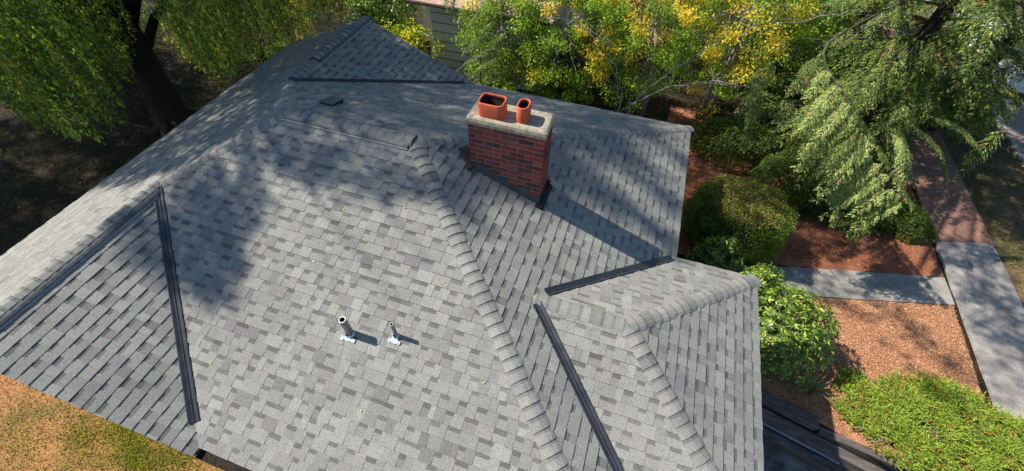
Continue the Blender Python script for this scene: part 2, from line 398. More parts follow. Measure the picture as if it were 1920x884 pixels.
# gable walls of the two wings
for yy, nm_, wd, zt in ((IN*0.5, 'f', W1, zw), (DP-IN*0.5, 'r', W2, zw2)):
    mb = MB(); t_ = 0.06
    a = [(0.30, yy-t_, -0.164), (wd-0.30, yy-t_, -0.164), (wd-0.30, yy-t_, 0.05), (wd/2, yy-t_, zt-0.07), (0.30, yy-t_, 0.05)]
    b = [(x, y+2*t_, z) for x, y, z in a]
    mb.face(a); mb.face(b[::-1])
    for i in range(5): mb.face([a[i-1], b[i-1], b[i], a[i]])
    mb.build('gable', M['wall'], house)
mb = MB()
def fascia(a, b, out, h=0.16, dz=-0.03):
    a, b, out = Vector(a), Vector(b), Vector(out).normalized(); dn = Vector((0, 0, -1))
    t = 0.022; p = [a-out*0.03, b-out*0.03, b-out*(0.03+t), a-out*(0.03+t)]
    top = [x+Z*dz for x in p]; bot = [x+Z*(dz-h) for x in p]
    mb.face(top); mb.face(bot[::-1])
    for i in range(4): mb.face([bot[i-1], bot[i], top[i], top[i-1]])
fascia(P['v1b']+X*0.05, P['cnr'], -Y); fascia(P['cnr'], P['gvn'], X); fascia(P['gvf'], P['cfr'], X); fascia(P['rvb'], P['cfr'], Y)
fascia(P['gvf'], P['gfr'], Y); fascia(P['gfr'], P['gnr'], X); fascia(P['gvn'], P['gnr'], -Y); fascia(P['fle'], P['rle'], -X)
fascia(P['fle'], P['pkf'], -Y); fascia(P['pkf'], P['ac'], -Y); fascia(P['rle'], P['rpk'], Y); fascia(P['rpk'], P['rre'], Y)
mb.build('fascia', M['fascia'], house)
gt = MB()      # dark gutter along the near eave
for (x0_, x1_, y0_, y1_, z0_, z1_) in ((W1+0.03, LX-0.02, -0.112, -0.104, -0.13, -0.035), (W1+0.03, LX-0.02, 0.0, 0.008, -0.13, -0.03), (W1+0.03, LX-0.02, -0.104, 0.0, -0.13, -0.122), (W1+0.006, W1+0.03, -0.112, 0.008, -0.13, -0.035), (LX-0.02, LX-0.012, -0.112, 0.008, -0.13, -0.035)):
    gt.box(x0_, x1_, y0_, y1_, z0_, z1_)
gt.box(W1+0.03, LX-0.02, -0.104, 0.0, -0.12, -0.075)
gt.build('gutter', M['bark_dark'], house)
def house_window(cx, cy, nx, ny, ww, hh, zc):
    fr = MB(); gl = MB(); t = Vector((-ny, nx, 0)); n = Vector((nx, ny, 0)); c = Vector((cx, cy, zc))
    Mx = Matrix(((t.x, n.x, 0, c.x), (t.y, n.y, 0, c.y), (0, 0, 1, c.z), (0, 0, 0, 1)))
    for x0, x1, z0, z1 in ((-ww/2-0.07, ww/2+0.07, hh/2, hh/2+0.08), (-ww/2-0.07, ww/2+0.07, -hh/2-0.08, -hh/2), (-ww/2-0.07, -ww/2, -hh/2, hh/2), (ww/2, ww/2+0.07, -hh/2, hh/2), (-0.02, 0.02, -hh/2, hh/2)):
        fr.box(x0, x1, -0.01, 0.04, z0, z1, M=Mx)
    gl.box(-ww/2, ww/2, -0.01, 0.015, -hh/2, hh/2, M=Mx)
    f = fr.build('window', M['white'], house); g = gl.build('pane', M['glass'], house); fix_sub(g, f)
for a in ((8, IN, 0, -1, 1.6, 1.1, -1.2), (2.8, IN, 0, -1, 1.4, 1.1, -1.2), (LE-IN, YG, 1, 0, 1.6, 1.1, -1.2), (LX-IN, 7.1, 1, 0, 1.2, 1.1, -1.2), (IN, 3, -1, 0, 1.4, 1.0, -1.2), (IN, 6.5, -1, 0, 1.4, 1.0, -1.2)): house_window(*a)

# ------------------------------------------------------------ chimney
def roofD(x): return sD*(LX-x)
CX0, CX1, CY0, CY1, CZT = 7.505, 8.655, 4.655, 5.115, 2.33
chim = MB(); r = random.Random(3)
BRK = [(0.22, 0.048, 0.040), (0.26, 0.056, 0.042), (0.18, 0.045, 0.040), (0.14, 0.042, 0.040), (0.30, 0.075, 0.050), (0.23, 0.052, 0.042), (0.11, 0.043, 0.040), (0.085, 0.042, 0.042), (0.19, 0.065, 0.055), (0.13, 0.048, 0.045)]
bh, bl, bw, j = 0.077, 0.243, 0.092, 0.0115
z = 0.75; row = 0
while z < CZT-0.01:
    z1 = min(z+bh, CZT)
    off = 0 if row % 2 == 0 else (bl+j)/2
    for (a0, a1, fix, ax) in ((CX0, CX1, CY0, 'x'), (CX0, CX1, CY1, 'x'), (CY0, CY1, CX1, 'y'), (CY0, CY1, CX0, 'y')):
        a = a0-off-(0.06 if ax == 'y' else 0)
        while a < a1-0.004:
            b0, b1 = max(a, a0), min(a+bl, a1)
            if b1-b0 > 0.015:
                c = r.choice(BRK); k = r.uniform(0.85, 1.15); c = tuple(x*k for x in c)
                pr_ = r.uniform(0.0, 0.003); dep = 0.03
                if b0 == a0: b0 -= 0.0
                if ax == 'x':
                    y0, y1 = (fix-pr_, fix+dep) if fix == CY0 else (fix-dep, fix+pr_)
                    chim.box(b0, b1, y0, y1, z, z1, c)
                else:
                    x0, x1 = (fix-dep, fix+pr_+0.0005) if fix == CX1 else (fix-pr_-0.0005, fix+dep)
                    chim.box(x0, x1, b0+0.0007, b1-0.0007, z+0.0006, z1-0.0006, c)
            a += bl+j
    z += bh+j; row += 1
chimney = chim.build('chimney', M['brick'], house, colored=True)
mm = MB(); mm.box(CX0+0.002, CX1-0.002, CY0+0.002, CY1-0.002, 0.7, CZT-0.002)
fix_sub(mm.build('mortar_core', M['mortar'], house), chimney)
# crown: slab with rounded, slightly washed edges
def rrect(x0, x1, y0, y1, rad, n=5):
    pts = []
    for cx, cy, a0 in ((x1-rad, y1-rad, 0), (x0+rad, y1-rad, 90), (x0+rad, y0+rad, 180), (x1-rad, y0+rad, 270)):
        for k in range(n+1):
            a = R(a0+90*k/n); pts.append((cx+rad*math.cos(a), cy+rad*math.sin(a)))
    return pts
def loft(rings, mb, cap0=True, cap1=True, c=(1, 1, 1)):
    base = len(mb.V); n = len(rings[0])
    for rg in rings: mb.V += [tuple(p) for p in rg]
    for i in range(len(rings)-1):
        for k in range(n):
            a = base+i*n+k; b = base+i*n+(k+1) % n; mb.F.append((a, b, b+n, a+n)); mb.c.append(c)
    if cap0: mb.F.append(tuple(base+k for k in reversed(range(n)))); mb.c.append(c)
    if cap1: mb.F.append(tuple(base+(len(rings)-1)*n+k for k in range(n))); mb.c.append(c)
cr = MB(); ov = 0.022
def rr(x0, x1, y0, y1, rad, z, wob=0.0):
    return [(x+r.uniform(-wob, wob), y+r.uniform(-wob, wob), z+r.uniform(-wob, wob)) for x, y in rrect(x0, x1, y0, y1, rad)]
x0, x1, y0, y1 = CX0-ov, CX1+ov, CY0-ov, CY1+ov
loft([rr(x0, x1, y0, y1, 0.02, CZT+0.001), rr(x0-0.004, x1+0.004, y0-0.004, y1+0.004, 0.025, CZT+0.05, 0.003), rr(x0+0.006, x1-0.006, y0+0.006, y1-0.006, 0.03, CZT+0.095, 0.003),
      rr(x0+0.03, x1-0.03, y0+0.03, y1-0.03, 0.04, CZT+0.118, 0.003), rr(x0+0.07, x1-0.07, y0+0.07, y1-0.07, 0.06, CZT+0.122, 0.003), rr(x0+0.12, x1-0.12, y0+0.12, y1-0.12, 0.05, CZT+0.112, 0.002)], cr)
fix_sub(cr.build('chimney_crown', M['crown'], house, smooth=False), chimney)
def flue(cx, cy, wx, wy, rad, zb, zt):
    mb = MB(); t = 0.022
    def ring(i, z): return [(x, y, z) for x, y in rrect(cx-wx/2+i, cx+wx/2-i, cy-wy/2+i, cy+wy/2-i, max(rad-i, 0.02), 6)]
    loft([ring(0, zb), ring(0, zt-0.008), ring(0.005, zt), ring(t-0.004, zt), ring(t, zt-0.006), ring(t, zt-0.03)], mb, False, False)
    o = mb.build('flue', M['flue'], house, smooth=True); fix_sub(o, chimney)
    ib = MB(); loft([ring(t, zt-0.03), ring(t+0.001, zb+0.02)], ib, False, True)
    n0 = len(mb.V)
    for f in ib.F: pass
    # inner lining gets soot as a second material of the same mesh
    me = o.data; V = [v.co.copy() for v in me.vertices]+[Vector(v) for v in ib.V]; off = len(me.vertices)
    Fs = [tuple(p.vertices) for p in me.polygons]+[tuple(i+off for i in f) for f in ib.F]
    m2 = bpy.data.meshes.new('flue'); m2.from_pydata([tuple(v) for v in V], [], Fs); m2.materials.append(M['flue']); m2.materials.append(M['soot'])
    k = len(me.polygons)
    for i, p in enumerate(m2.polygons): p.material_index = 0 if i < k else 1; p.use_smooth = True
    o.data = m2
    return o
tag(flue(7.83, 4.83, 0.375, 0.285, 0.075, CZT+0.105, CZT+0.34), 'wide clay flue')
tag(flue(8.275, 4.865, 0.175, 0.265, 0.085, CZT+0.105, CZT+0.355), 'narrow oval clay flue')
# flashings
fl = MB(); fb = MB()
zn = roofD(CX1)
SX = [CX0-0.004, 7.80, 8.12, 8.44, CX1+0.004]
for i in range(4):    # stepped counter flashing on the front
    xa, xb = SX[i], SX[i+1]; zb_a, zb_b = roofD(xa)-0.02, roofD(xb)-0.02
    zt = roofD(xa)+(0.085 if i < 3 else 0.10)
    yo = CY0-0.006-0.0015*(i % 2)
    fl.face([(xa, yo, zb_a), (xb, yo, zb_b), (xb, yo, zt), (xa, yo, zt)])
    fl.face([(xa, yo, zt), (xb, yo, zt), (xb, CY0+0.004, zt), (xa, CY0+0.004, zt)])
    fl.face([(xb, yo, zb_b), (xb, CY0+0.004, zb_b), (xb, CY0+0.004, zt), (xb, yo, zt)])
    fl.face([(xa, yo, zb_a), (xa, yo, zt), (xa, CY0+0.004, zt), (xa, CY0+0.004, zb_a)])
    yo = CY1+0.006
    fb.face([(xa, yo, zb_a), (xa, yo, zt), (xb, yo, zt), (xb, yo, zb_b)])
fix_sub(fl.build('step_flashing', M['flash_mat'], house), chimney); fix_sub(fb.build('step_flashing', M['flash_mat'], house), chimney)
pn = MB()   # lower pan: upstand on the downhill face, apron on the shingles, with turned ears
ux = Vector((1, 0, -sD)).normalized(); un = Vector((sD, 0, 1)).normalized()
def onpan(x, y, h=0.0): return Vector((x, y, roofD(x)))+un*h
pn.face([(CX1+0.007, CY0-0.03, roofD(CX1)-0.02), (CX1+0.007, CY1+0.04, roofD(CX1)-0.02), (CX1+0.007, CY1+0.04, roofD(CX1)+0.17), (CX1+0.007, CY0-0.0, roofD(CX1)+0.17)])
A_ = [onpan(CX1+0.005, CY0-0.075, 0.02), onpan(CX1+0.005, CY1+0.075, 0.02), onpan(CX1+0.088, CY1+0.075, 0.018), onpan(CX1+0.088, CY0-0.075, 0.018)]
pn.face(A_); B_ = [p-un*0.012 for p in A_]
for i in range(4): pn.face([B_[i-1], B_[i], A_[i], A_[i-1]])
pn.box(CX1-0.02, CX1+0.05, CY1+0.006, CY1+0.075, roofD(CX1)-0.03, roofD(CX1)+0.10)
pn.box(CX1-0.03, CX1+0.055, CY0-0.075, CY0-0.008, roofD(CX1)-0.03, roofD(CX1)+0.035)
fix_sub(pn.build('pan_flashing', M['black'], house), chimney)
ck = MB()   # cricket behind the stack
q = [onpan(CX0-0.32, (CY0+CY1)/2, 0.02), onpan(CX0, CY0-0.10, 0.02), Vector((CX0, (CY0+CY1)/2, roofD(CX0)+0.13)), onpan(CX0, CY1+0.10, 0.02)]
ck.face([q[0], q[1], q[2]]); ck.face([q[0], q[2], q[3]]); ck.face([q[1], q[3], q[2]])
ck.box(CX0-0.03, CX0+0.03, CY0-0.10, CY0-0.012, roofD(CX0)-0.02, roofD(CX0)+0.07)
fix_sub(ck.build('cricket_flashing', M['fascia'], house), chimney)

# ------------------------------------------------------------ vent pipes and box vent
def vent_pipe(x, y, rad, h, lab, bw):
    zb = s*y; o = MB(); n = 20
    def ring(rr_, z): return [(x+rr_*math.cos(2*math.pi*k/n), y+rr_*math.sin(2*math.pi*k/n), z) for k in range(n)]
    loft([ring(rad, zb-0.05), ring(rad, zb+h-0.012)], o, True, False)
    p = tag(o.build('vent_pipe', M['pipe'], house, smooth=True), lab)
    rm = MB(); ri = rad*0.72
    loft([ring(rad, zb+h-0.012), ring(rad+0.001, zb+h-0.002), ring(rad-0.003, zb+h), ring(ri+0.002, zb+h), ring(ri, zb+h-0.006)], rm, False, False)
    fix_sub(rm.build('pipe_rim', M['pipe_rim'], house, smooth=True), p)
    bo = MB(); loft([ring(ri, zb+h-0.006), ring(ri, zb+h-0.25)], bo, False, True)
    fix_sub(bo.build('pipe_bore', M['soot'], house), p)
    b = MB(); v = up(0, 1, s); nn = Vector((0, -s, 1)).normalized(); c0 = Vector((x, y, zb)); rr_ = random.Random(int(x*10))
    # foil boot: crumpled collar and skirt lying on the shingles
    rings = []
    for rad_, hh in ((rad+0.003, 0.06), (rad+0.006, 0.04), (rad+0.013, 0.026), (rad+0.02, 0.019)):
        rings.append([c0+X*(rad_*math.cos(2*math.pi*k/n)*(1.0))+v*(rad_*math.sin(2*math.pi*k/n))+nn*(hh+rr_.uniform(-0.004, 0.004)) for k in range(n)])
    loft(rings, b, False, False)
    for k in range(5):
        a0, a1 = -bw+k*2*bw/5, -bw+(k+1)*2*bw/5
        e0, e1 = -0.105+rr_.uniform(-0.012, 0.012), -0.105+rr_.uniform(-0.012, 0.012)
        h0 = 0.019+rr_.uniform(0, 0.005)
        q = [c0+X*a0+v*e0+nn*h0, c0+X*a1+v*e1+nn*h0, c0+X*a1+v*(-0.055)+nn*(h0+0.004), c0+X*a0+v*(-0.055)+nn*(h0+0.004)]
        b.face(q); b.face([q[0]-nn*0.012, q[1]-nn*0.012, q[1], q[0]])
        b.face([q[1]-nn*0.012, q[2]-nn*0.012, q[2], q[1]]); b.face([q[3]-nn*0.012, q[0]-nn*0.012, q[0], q[3]])
    q = [c0+X*(-bw*0.5)+v*(-0.058)+nn*0.024, c0+X*(bw*0.5)+v*(-0.058)+nn*0.024, c0+X*(bw*0.45)+v*(0.02)+nn*0.022, c0+X*(-bw*0.45)+v*(0.02)+nn*0.022]
    b.face(q)
    fix_sub(b.build('boot', M['boot'], house), p)
vent_pipe(6.86, 1.79, 0.048, 0.40, 'wider of the two vent pipes', 0.105)
vent_pipe(7.485, 1.94, 0.026, 0.335, 'thinner of the two vent pipes', 0.09)
bv = MB(); vE = up(0, -1, s); nE = Vector((0, s, 1)).normalized(); c0 = Vector((4.50, 5.36, s*(DP-5.36)))
def E_(a, b, h): return c0+X*a+vE*b+nE*h
w_, d_ = 0.12, 0.16
lo = [E_(-w_, -d_, 0.0), E_(w_, -d_, 0.0), E_(w_, d_, 0.0), E_(-w_, d_, 0.0)]
hi = [E_(-w_, -d_, 0.085), E_(w_, -d_, 0.085), E_(w_, d_, 0.04), E_(-w_, d_, 0.04)]
for i in range(4): bv.face([lo[i-1], lo[i], hi[i], hi[i-1]])
box = bv.build('box_vent', M['black'], house)
hd = MB()
a = [E_(-w_-0.015, -d_-0.02, 0.090), E_(w_+0.015, -d_-0.02, 0.090), E_(w_+0.015, d_+0.015, 0.043), E_(-w_-0.015, d_+0.015, 0.043)]
b = [p-nE*0.015 for p in a]
hd.face(a)
for i in range(4): hd.face([b[i-1], b[i], a[i], a[i-1]])
fix_sub(hd.build('vent_hood', M['vent'], house), box)

# ------------------------------------------------------------ ground, beds, paths, street
def sheet(name, pts, z, m, kind='structure', thick=None):
    mb = MB(); pts = ccw([tuple(p) for p in pts]); top = [(x, y, z) for x, y in pts]; mb.face(top)
    if thick:
        for i in range(len(pts)):
            a, b = pts[i-1], pts[i]; mb.face([(a[0], a[1], z-thick), (b[0], b[1], z-thick), (b[0], b[1], z), (a[0], a[1], z)])
    return tag(mb.build(name, m), kind=kind)
def wavy(pts, amp, step=0.35, seed=0):
    r = random.Random(seed); out = []
    for i in range(len(pts)):
        a, b = Vector(pts[i-1]), Vector(pts[i]); n = max(1, int((b-a).length/step))
        for k in range(n):
            p = a+(b-a)*k/n; out.append((p.x+r.uniform(-amp, amp), p.y+r.uniform(-amp, amp)))
    return out
M['soil'] = noisy('ground_soil', [(0.3, (0.010, 0.008, 0.004)), (0.5, (0.020, 0.014, 0.006)), (0.7, (0.042, 0.026, 0.010))], 1.4, 0.95, (22, (0.55,)*3, (1.35,)*3), (0.6, 0.03))
M['dry_lawn'] = noisy('dry_lawn', [(0.32, (0.13, 0.12, 0.035)), (0.45, (0.30, 0.17, 0.06)), (0.6, (0.40, 0.205, 0.085)), (0.75, (0.36, 0.16, 0.07))], 1.3, 0.95, (38, (0.6,)*3, (1.3,)*3), (0.7, 0.03))
M['side_lawn'] = noisy('side_lawn', [(0.32, (0.045, 0.06, 0.02)), (0.48, (0.10, 0.075, 0.035)), (0.62, (0.20, 0.13, 0.07)), (0.75, (0.13, 0.085, 0.05))], 0.9, 0.95, (26, (0.6,)*3, (1.3,)*3), (0.6, 0.03))
M['mulch'] = noisy('mulch', [(0.3, (0.15, 0.052, 0.028)), (0.5, (0.24, 0.088, 0.045)), (0.7, (0.33, 0.15, 0.08))], 1.6, 0.95, (30, (0.5,)*3, (1.45,)*3), (0.9, 0.04))
M['chips'] = noisy('wood_chips', [(0.3, (0.24, 0.10, 0.055)), (0.5, (0.36, 0.165, 0.085)), (0.72, (0.50, 0.27, 0.15))], 2.0, 0.95, (36, (0.5,)*3, (1.4,)*3), (0.9, 0.04))
M['concrete'] = noisy('path_concrete', [(0.3, (0.15, 0.145, 0.13)), (0.5, (0.25, 0.24, 0.22)), (0.75, (0.34, 0.325, 0.30))], 2.6, 0.9, (60, (0.5,)*3, (1.35,)*3), (0.5, 0.012))
M['aggregate'] = noisy('aggregate_paving', [(0.3, (0.17, 0.155, 0.15)), (0.5, (0.27, 0.25, 0.235)), (0.75, (0.36, 0.335, 0.315))], 2.0, 0.9, (45, (0.5,)*3, (1.45,)*3), (0.5, 0.012))
M['redwalk'] = noisy('needle_covered_paving', [(0.3, (0.17, 0.10, 0.08)), (0.5, (0.24, 0.135, 0.10)), (0.72, (0.32, 0.17, 0.12))], 1.6, 0.95, (38, (0.6,)*3, (1.3,)*3), (0.4, 0.015))
M['street'] = noisy('street_asphalt', [(0.3, (0.16, 0.125, 0.115)), (0.7, (0.27, 0.215, 0.20))], 0.8, 0.9, (30, (0.7,)*3, (1.2,)*3), (0.2, 0.01))
M['pad'] = noisy('driveway_concrete', [(0.3, (0.05, 0.05, 0.048)), (0.5, (0.15, 0.145, 0.135)), (0.7, (0.26, 0.25, 0.23))], 3.0, 0.9, (50, (0.6,)*3, (1.3,)*3), (0.3, 0.01))
WL = [(12.5, 4.78), (13.9, 4.47), (16.05, 3.93), (18.0, 3.86), (26.0, 3.6)]       # line of the timber wall
B_ = 220
sheet('ground', [(-B_, -B_), (12.5, -B_), WL[0], WL[1], WL[2], WL[3], WL[4], (26, -B_), (B_, -B_), (B_, B_), (-B_, B_)], G, M['soil'])
sheet('driveway', [(12.0, -B_), (26.5, -B_), (26.5, 6), (12.0, 6)], G-0.62, M['pad'])
mb = MB()      # earth banks closing the driveway cut
mb.face([(12.5, -B_, G-0.7), (12.5, 4.78, G-0.7), (12.5, 4.78, G), (12.5, -B_, G)]); mb.face([(26, 3.6, G-0.7), (26, -B_, G-0.7), (26, -B_, G), (26, 3.6, G)])
tag(mb.build('bank', M['soil']), kind='structure')
sheet('lawn', wavy([(-3.2, -14), (12.2, -14), (12.2, 0.7), (-0.6, 0.7), (-2.0, 0.4)], 0.08, 0.5, 2), G+0.004, M['dry_lawn'])
sheet('mulch_bed', wavy([(11.0, 7.6), (13.5, 8.02), (18.34, 9.22), (18.36, 13.6), (11.0, 14.6)], 0.03, 0.3, 3), G+0.004, M['mulch'])
sheet('chip_bed', wavy([(12.6, 4.9), (13.95, 4.6), (16.05, 4.05), (18.0, 3.98), (18.2, 5.0), (18.32, 8.45), (14.8, 7.5), (12.6, 7.0)], 0.02, 0.3, 4), G+0.004, M['chips'])
for i, q in enumerate(([(11.5, 6.62), (13.15, 7.06), (13.02, 7.82), (11.4, 7.45)], [(13.17, 7.065), (15.95, 7.72), (15.55, 8.50), (13.04, 7.825)], [(15.98, 7.74), (18.34, 8.38), (18.32, 9.20), (15.59, 8.52)])):
    sheet('path', wavy(q, 0.008, 0.3, i), G+0.05-0.008*i, M['concrete'], thick=0.08)
sheet('sidewalk', wavy([(18.38, 4.2), (19.90, 3.9), (19.88, 10.9), (18.42, 10.45)], 0.012, 0.3, 9), G+0.055, M['aggregate'], thick=0.08)
sheet('sidewalk', wavy([(18.43, 10.47), (19.89, 10.92), (19.9, 40), (18.3, 40)], 0.012, 0.4, 10), G+0.048, M['redwalk'], thick=0.08)
sheet('verge', wavy([(19.93, 3.7), (22.0, 3.7), (22.0, 40), (19.93, 40)], 0.03, 0.4, 11), G+0.004, M['side_lawn'])
sheet('kerb', [(22.0, -60), (22.14, -60), (22.14, 60), (22.0, 60)], G+0.10, M['concrete'], thick=0.2)
sheet('street', [(22.14, -60), (31, -60), (31, 60), (22.14, 60)], G+0.006, M['street'])

# ------------------------------------------------------------ fast leaf meshes
def unit(v): return v/np.maximum(np.linalg.norm(v, axis=-1, keepdims=True), 1e-9)
def leaf_mesh(name, pos, ax, nrm, ln, wd, tint, m, parent=None, fold=0.15, curl=0.12):
    """one four-cornered bent leaf per point"""
    N = len(pos); ax = unit(ax); side = unit(np.cross(nrm, ax)); nn = np.cross(ax, side)
    ln = np.broadcast_to(np.asarray(ln, float).reshape(-1, 1), (N, 1)); wd = np.broadcast_to(np.asarray(wd, float).reshape(-1, 1), (N, 1))
    v = np.empty((N, 4, 3), np.float32)
    v[:, 0] = pos; v[:, 1] = pos+ax*ln*0.48+side*wd*0.5+nn*wd*fold
    v[:, 2] = pos+ax*ln-nn*ln*curl; v[:, 3] = pos+ax*ln*0.48-side*wd*0.5+nn*wd*fold
    me = bpy.data.meshes.new(name); me.vertices.add(N*4); me.loops.add(N*4); me.polygons.add(N)
    me.vertices.foreach_set('co', v.ravel()); me.loops.foreach_set('vertex_index', np.arange(N*4, dtype=np.int32))
    me.polygons.foreach_set('loop_start', np.arange(0, N*4, 4, dtype=np.int32)); me.polygons.foreach_set('loop_total', np.full(N, 4, np.int32))
    me.update(calc_edges=True)
    c = np.ones((N, 4, 4), np.float32); c[:, :, :3] = np.asarray(tint)[:, None, :]
    col_attr(me, c); me.materials.append(m)
    o = bpy.data.objects.new(name, me); C.objects.link(o)
    if parent is not None: place(o, parent)
    return o
def rdir(n): return unit(rng.normal(size=(n, 3)))
def tints(n, pal, wts=None, jit=0.18):
    pal = np.array(pal); k = rng.choice(len(pal), n, p=wts)
    return np.clip(pal[k]*(1+rng.uniform(-jit, jit, (n, 1)))*(1+rng.uniform(-0.06, 0.06, (n, 3))), 0, 1)
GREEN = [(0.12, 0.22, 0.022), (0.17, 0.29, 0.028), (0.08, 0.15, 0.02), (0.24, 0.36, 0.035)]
YGREEN = [(0.32, 0.40, 0.035), (0.42, 0.44, 0.04), (0.21, 0.32, 0.03)]
YELLOW = [(0.58, 0.47, 0.035), (0.48, 0.45, 0.04), (0.6, 0.38, 0.045)]
class Leaves:
    def __init__(s): s.a = [[] for _ in range(6)]
    def add(s, pos, ax, nrm, ln, wd, tint):
        n = len(pos); ln = np.broadcast_to(np.asarray(ln, float), (n,)); wd = np.broadcast_to(np.asarray(wd, float), (n,))
        for l, x in zip(s.a, (pos, ax, nrm, ln, wd, tint)): l.append(np.asarray(x))
    def build(s, name, m, parent=None, **k):
        a = [np.concatenate(x) for x in s.a]; return leaf_mesh(name, *a, m, parent, **k)
def cluster(L, c, rad, n, size, pal, wts=None, flat=0.7, droop=0.35, w=0.5):
    """a spray of leaves about c"""
    d = rdir(n)*(rng.uniform(0.15, 1, (n, 1))**0.6)*rad; d[:, 2] *= flat
    ax = unit(d+rng.normal(size=(n, 3))*rad*0.5)+np.array([0, 0, -droop]); nr = unit(rng.normal(size=(n, 3))*0.6+np.array([-0.55, -0.2, 0.9]))
    ln = size*rng.uniform(0.45, 1.35, n)
    L.add(np.asarray(c)+d, ax, nr, ln, ln*w, np.clip(tints(n, pal, wts)*rng.choice([0.62, 0.85, 1.0, 1.2, 1.4]), 0, 0.75))

# ------------------------------------------------------------ broadleaf trees and shrubs
def leafy_tree(name, label, base, height, crown_c, crown_r, nclump, per, size, pal, wts, bark, group=None, nlimb=9, trunk_r=0.09, yellow=0.0, ypal=YELLOW, seed=1, lean=(0, 0), stems=1, clump_r=0.42, m='leaf', show=0.5, cat='tree'):
    global rng
    rng = np.random.default_rng(seed); rr_ = random.Random(seed)
    root = thing(name, label, cat, base, group); tb = MB(); base = Vector(base); cc = Vector(crown_c)
    L = Leaves(); cen = []
    k = 0
    while k < nclump:
        d = rng.normal(size=3); d /= np.linalg.norm(d); f = rng.uniform(0.35, 1.0)**0.5
        p = np.array(cc)+d*f*np.array(crown_r)*(1+0.22*math.sin(7*d[0]+seed)*math.cos(5*d[1]-seed))
        if p[2] < G+0.35: continue
        cen.append(p); k += 1
    cen = np.array(cen)
    for p in cen:
        out = np.linalg.norm((p-np.array(cc))/np.array(crown_r)); hi = (p[2]-cc.z)/crown_r[2]
        yy = rng.random() < yellow*(0.4+0.9*max(0, hi))
        cluster(L, p, clump_r*rng.uniform(0.6, 1.2), int(per*rng.uniform(0.6, 1.3)), size, ypal if yy else pal, None if yy else wts)
    for st in range(stems):
        b = base+Vector((rr_.uniform(-0.2, 0.2), rr_.uniform(-0.2, 0.2), 0))*(stems > 1)
        top = Vector((cc.x+lean[0]+rr_.uniform(-0.4, 0.4)*(stems > 1), cc.y+lean[1]+rr_.uniform(-0.4, 0.4)*(stems > 1), cc.z+crown_r[2]*0.55))
        pts = [b+(top-b)*t+Vector((math.sin(t*5+st)*0.08, math.cos(t*4+st)*0.08, 0))*(t > 0) for t in (0, .2, .4, .6, .8, 1)]
        tb.tube(pts, [trunk_r*x for x in (1.15, 0.95, 0.8, 0.6, 0.4, 0.15)], 8, jit=0.1)
        if st == 0: tp = pts
    root_t = tb.build('trunk', bark, root, smooth=True)
    lb = MB(); idx = rng.choice(len(cen), min(len(cen), nlimb*3), replace=False)
    for i, q in enumerate(idx):
        e = Vector(cen[q]); st = tp[min(4, 1+i % 4)] if i < nlimb else tp[rr_.randint(2, 4)]
        mid = st.lerp(e, 0.5)+Vector((rr_.uniform(-.15, .15), rr_.uniform(-.15, .15), 0.12))
        r0 = trunk_r*(0.42 if i < nlimb else 0.2)
        lb.tube([st, st.lerp(mid, 0.5)+Vector((0, 0, 0.03)), mid, mid.lerp(e, 0.55), e], [r0, r0*0.8, r0*0.6, r0*0.4, r0*0.12], 5, jit=0.08)
    lb.build('limb', bark, root, smooth=True)
    L.build('crown', M[m], root)
    return root

def shadow_pt(y, r_, x):      # a point at height z on the sun ray named by (y, r)
    return (x, y+math.tan(SUN_AZ)*x, r_-math.tan(SUN_EL)*x)

# ------------------------------------------------------------ weeping tree on the left
def in_poly(p, poly):
    x, y = p; c = False
    for i in range(len(poly)):
        (x0, y0), (x1, y1) = poly[i-1], poly[i]
        if (y0 > y) != (y1 > y) and x < (x1-x0)*(y-y0)/(y1-y0)+x0: c = not c
    return c
cR = cam.rotation_euler.to_matrix().transposed(); cL = Vector(cam.location)
def view(p):      # where a point of the place falls in the photograph
    q = cR @ (Vector(p)-cL); return (960+797.07*q.x/-q.z, 442-797.07*q.y/-q.z) if q.z < 0 else (-9999, -9999)
def unview(px, py, z):
    r_ = cR.transposed() @ Vector(((px-960)/797.07, -(py-442)/797.07, -1)); t = (z-cL.z)/r_.z; return cL+r_*t
rng = np.random.default_rng(11)
wt = thing('weeping_tree', 'huge dark-trunked weeping tree with curtains of hanging leaves on the left of the roof', 'tree', (-4.5, 7.75, G))
tb = MB()
trunk = [(-4.4, 7.65, G-0.1), (-4.62, 7.8, G+0.5), (-4.95, 8.1, -1.4), (-5.2, 8.4, 0.2), (-5.3, 8.6, 2.0), (-5.2, 8.6, 4.2), (-5.0, 8.4, 6.5), (-4.8, 8.0, 9.0)]
tb.tube(trunk, [0.66, 0.50, 0.43, 0.40, 0.36, 0.30, 0.24, 0.14], 14, jit=0.1)
for k in range(7):
    a = k*0.9+0.3; b0 = Vector((-4.45, 7.7, G-0.05)); d = Vector((math.cos(a), math.sin(a), 0))
    tb.tube([b0+d*0.3+Z*0.45, b0+d*0.65+Z*0.15, b0+d*1.15-Z*0.02], [0.22, 0.15, 0.05], 6, jit=0.1)
tb.build('trunk', M['bark_dark'], wt, smooth=True)
lb = MB(); ends = []
for k in range(26):
    a = 2*math.pi*k/26+random.uniform(-.1, .1); st = Vector(trunk[3+k % 5]); ln_ = random.uniform(3.0, 6.5)
    e = st+Vector((math.cos(a)*ln_, math.sin(a)*ln_, random.uniform(1.0, 3.2)))
    pts = [st, st.lerp(e, 0.3)+Z*0.5, st.lerp(e, 0.65)+Z*0.7, e]; ends.append(e)
    lb.tube(pts, [0.15, 0.10, 0.06, 0.02], 6, jit=0.1)
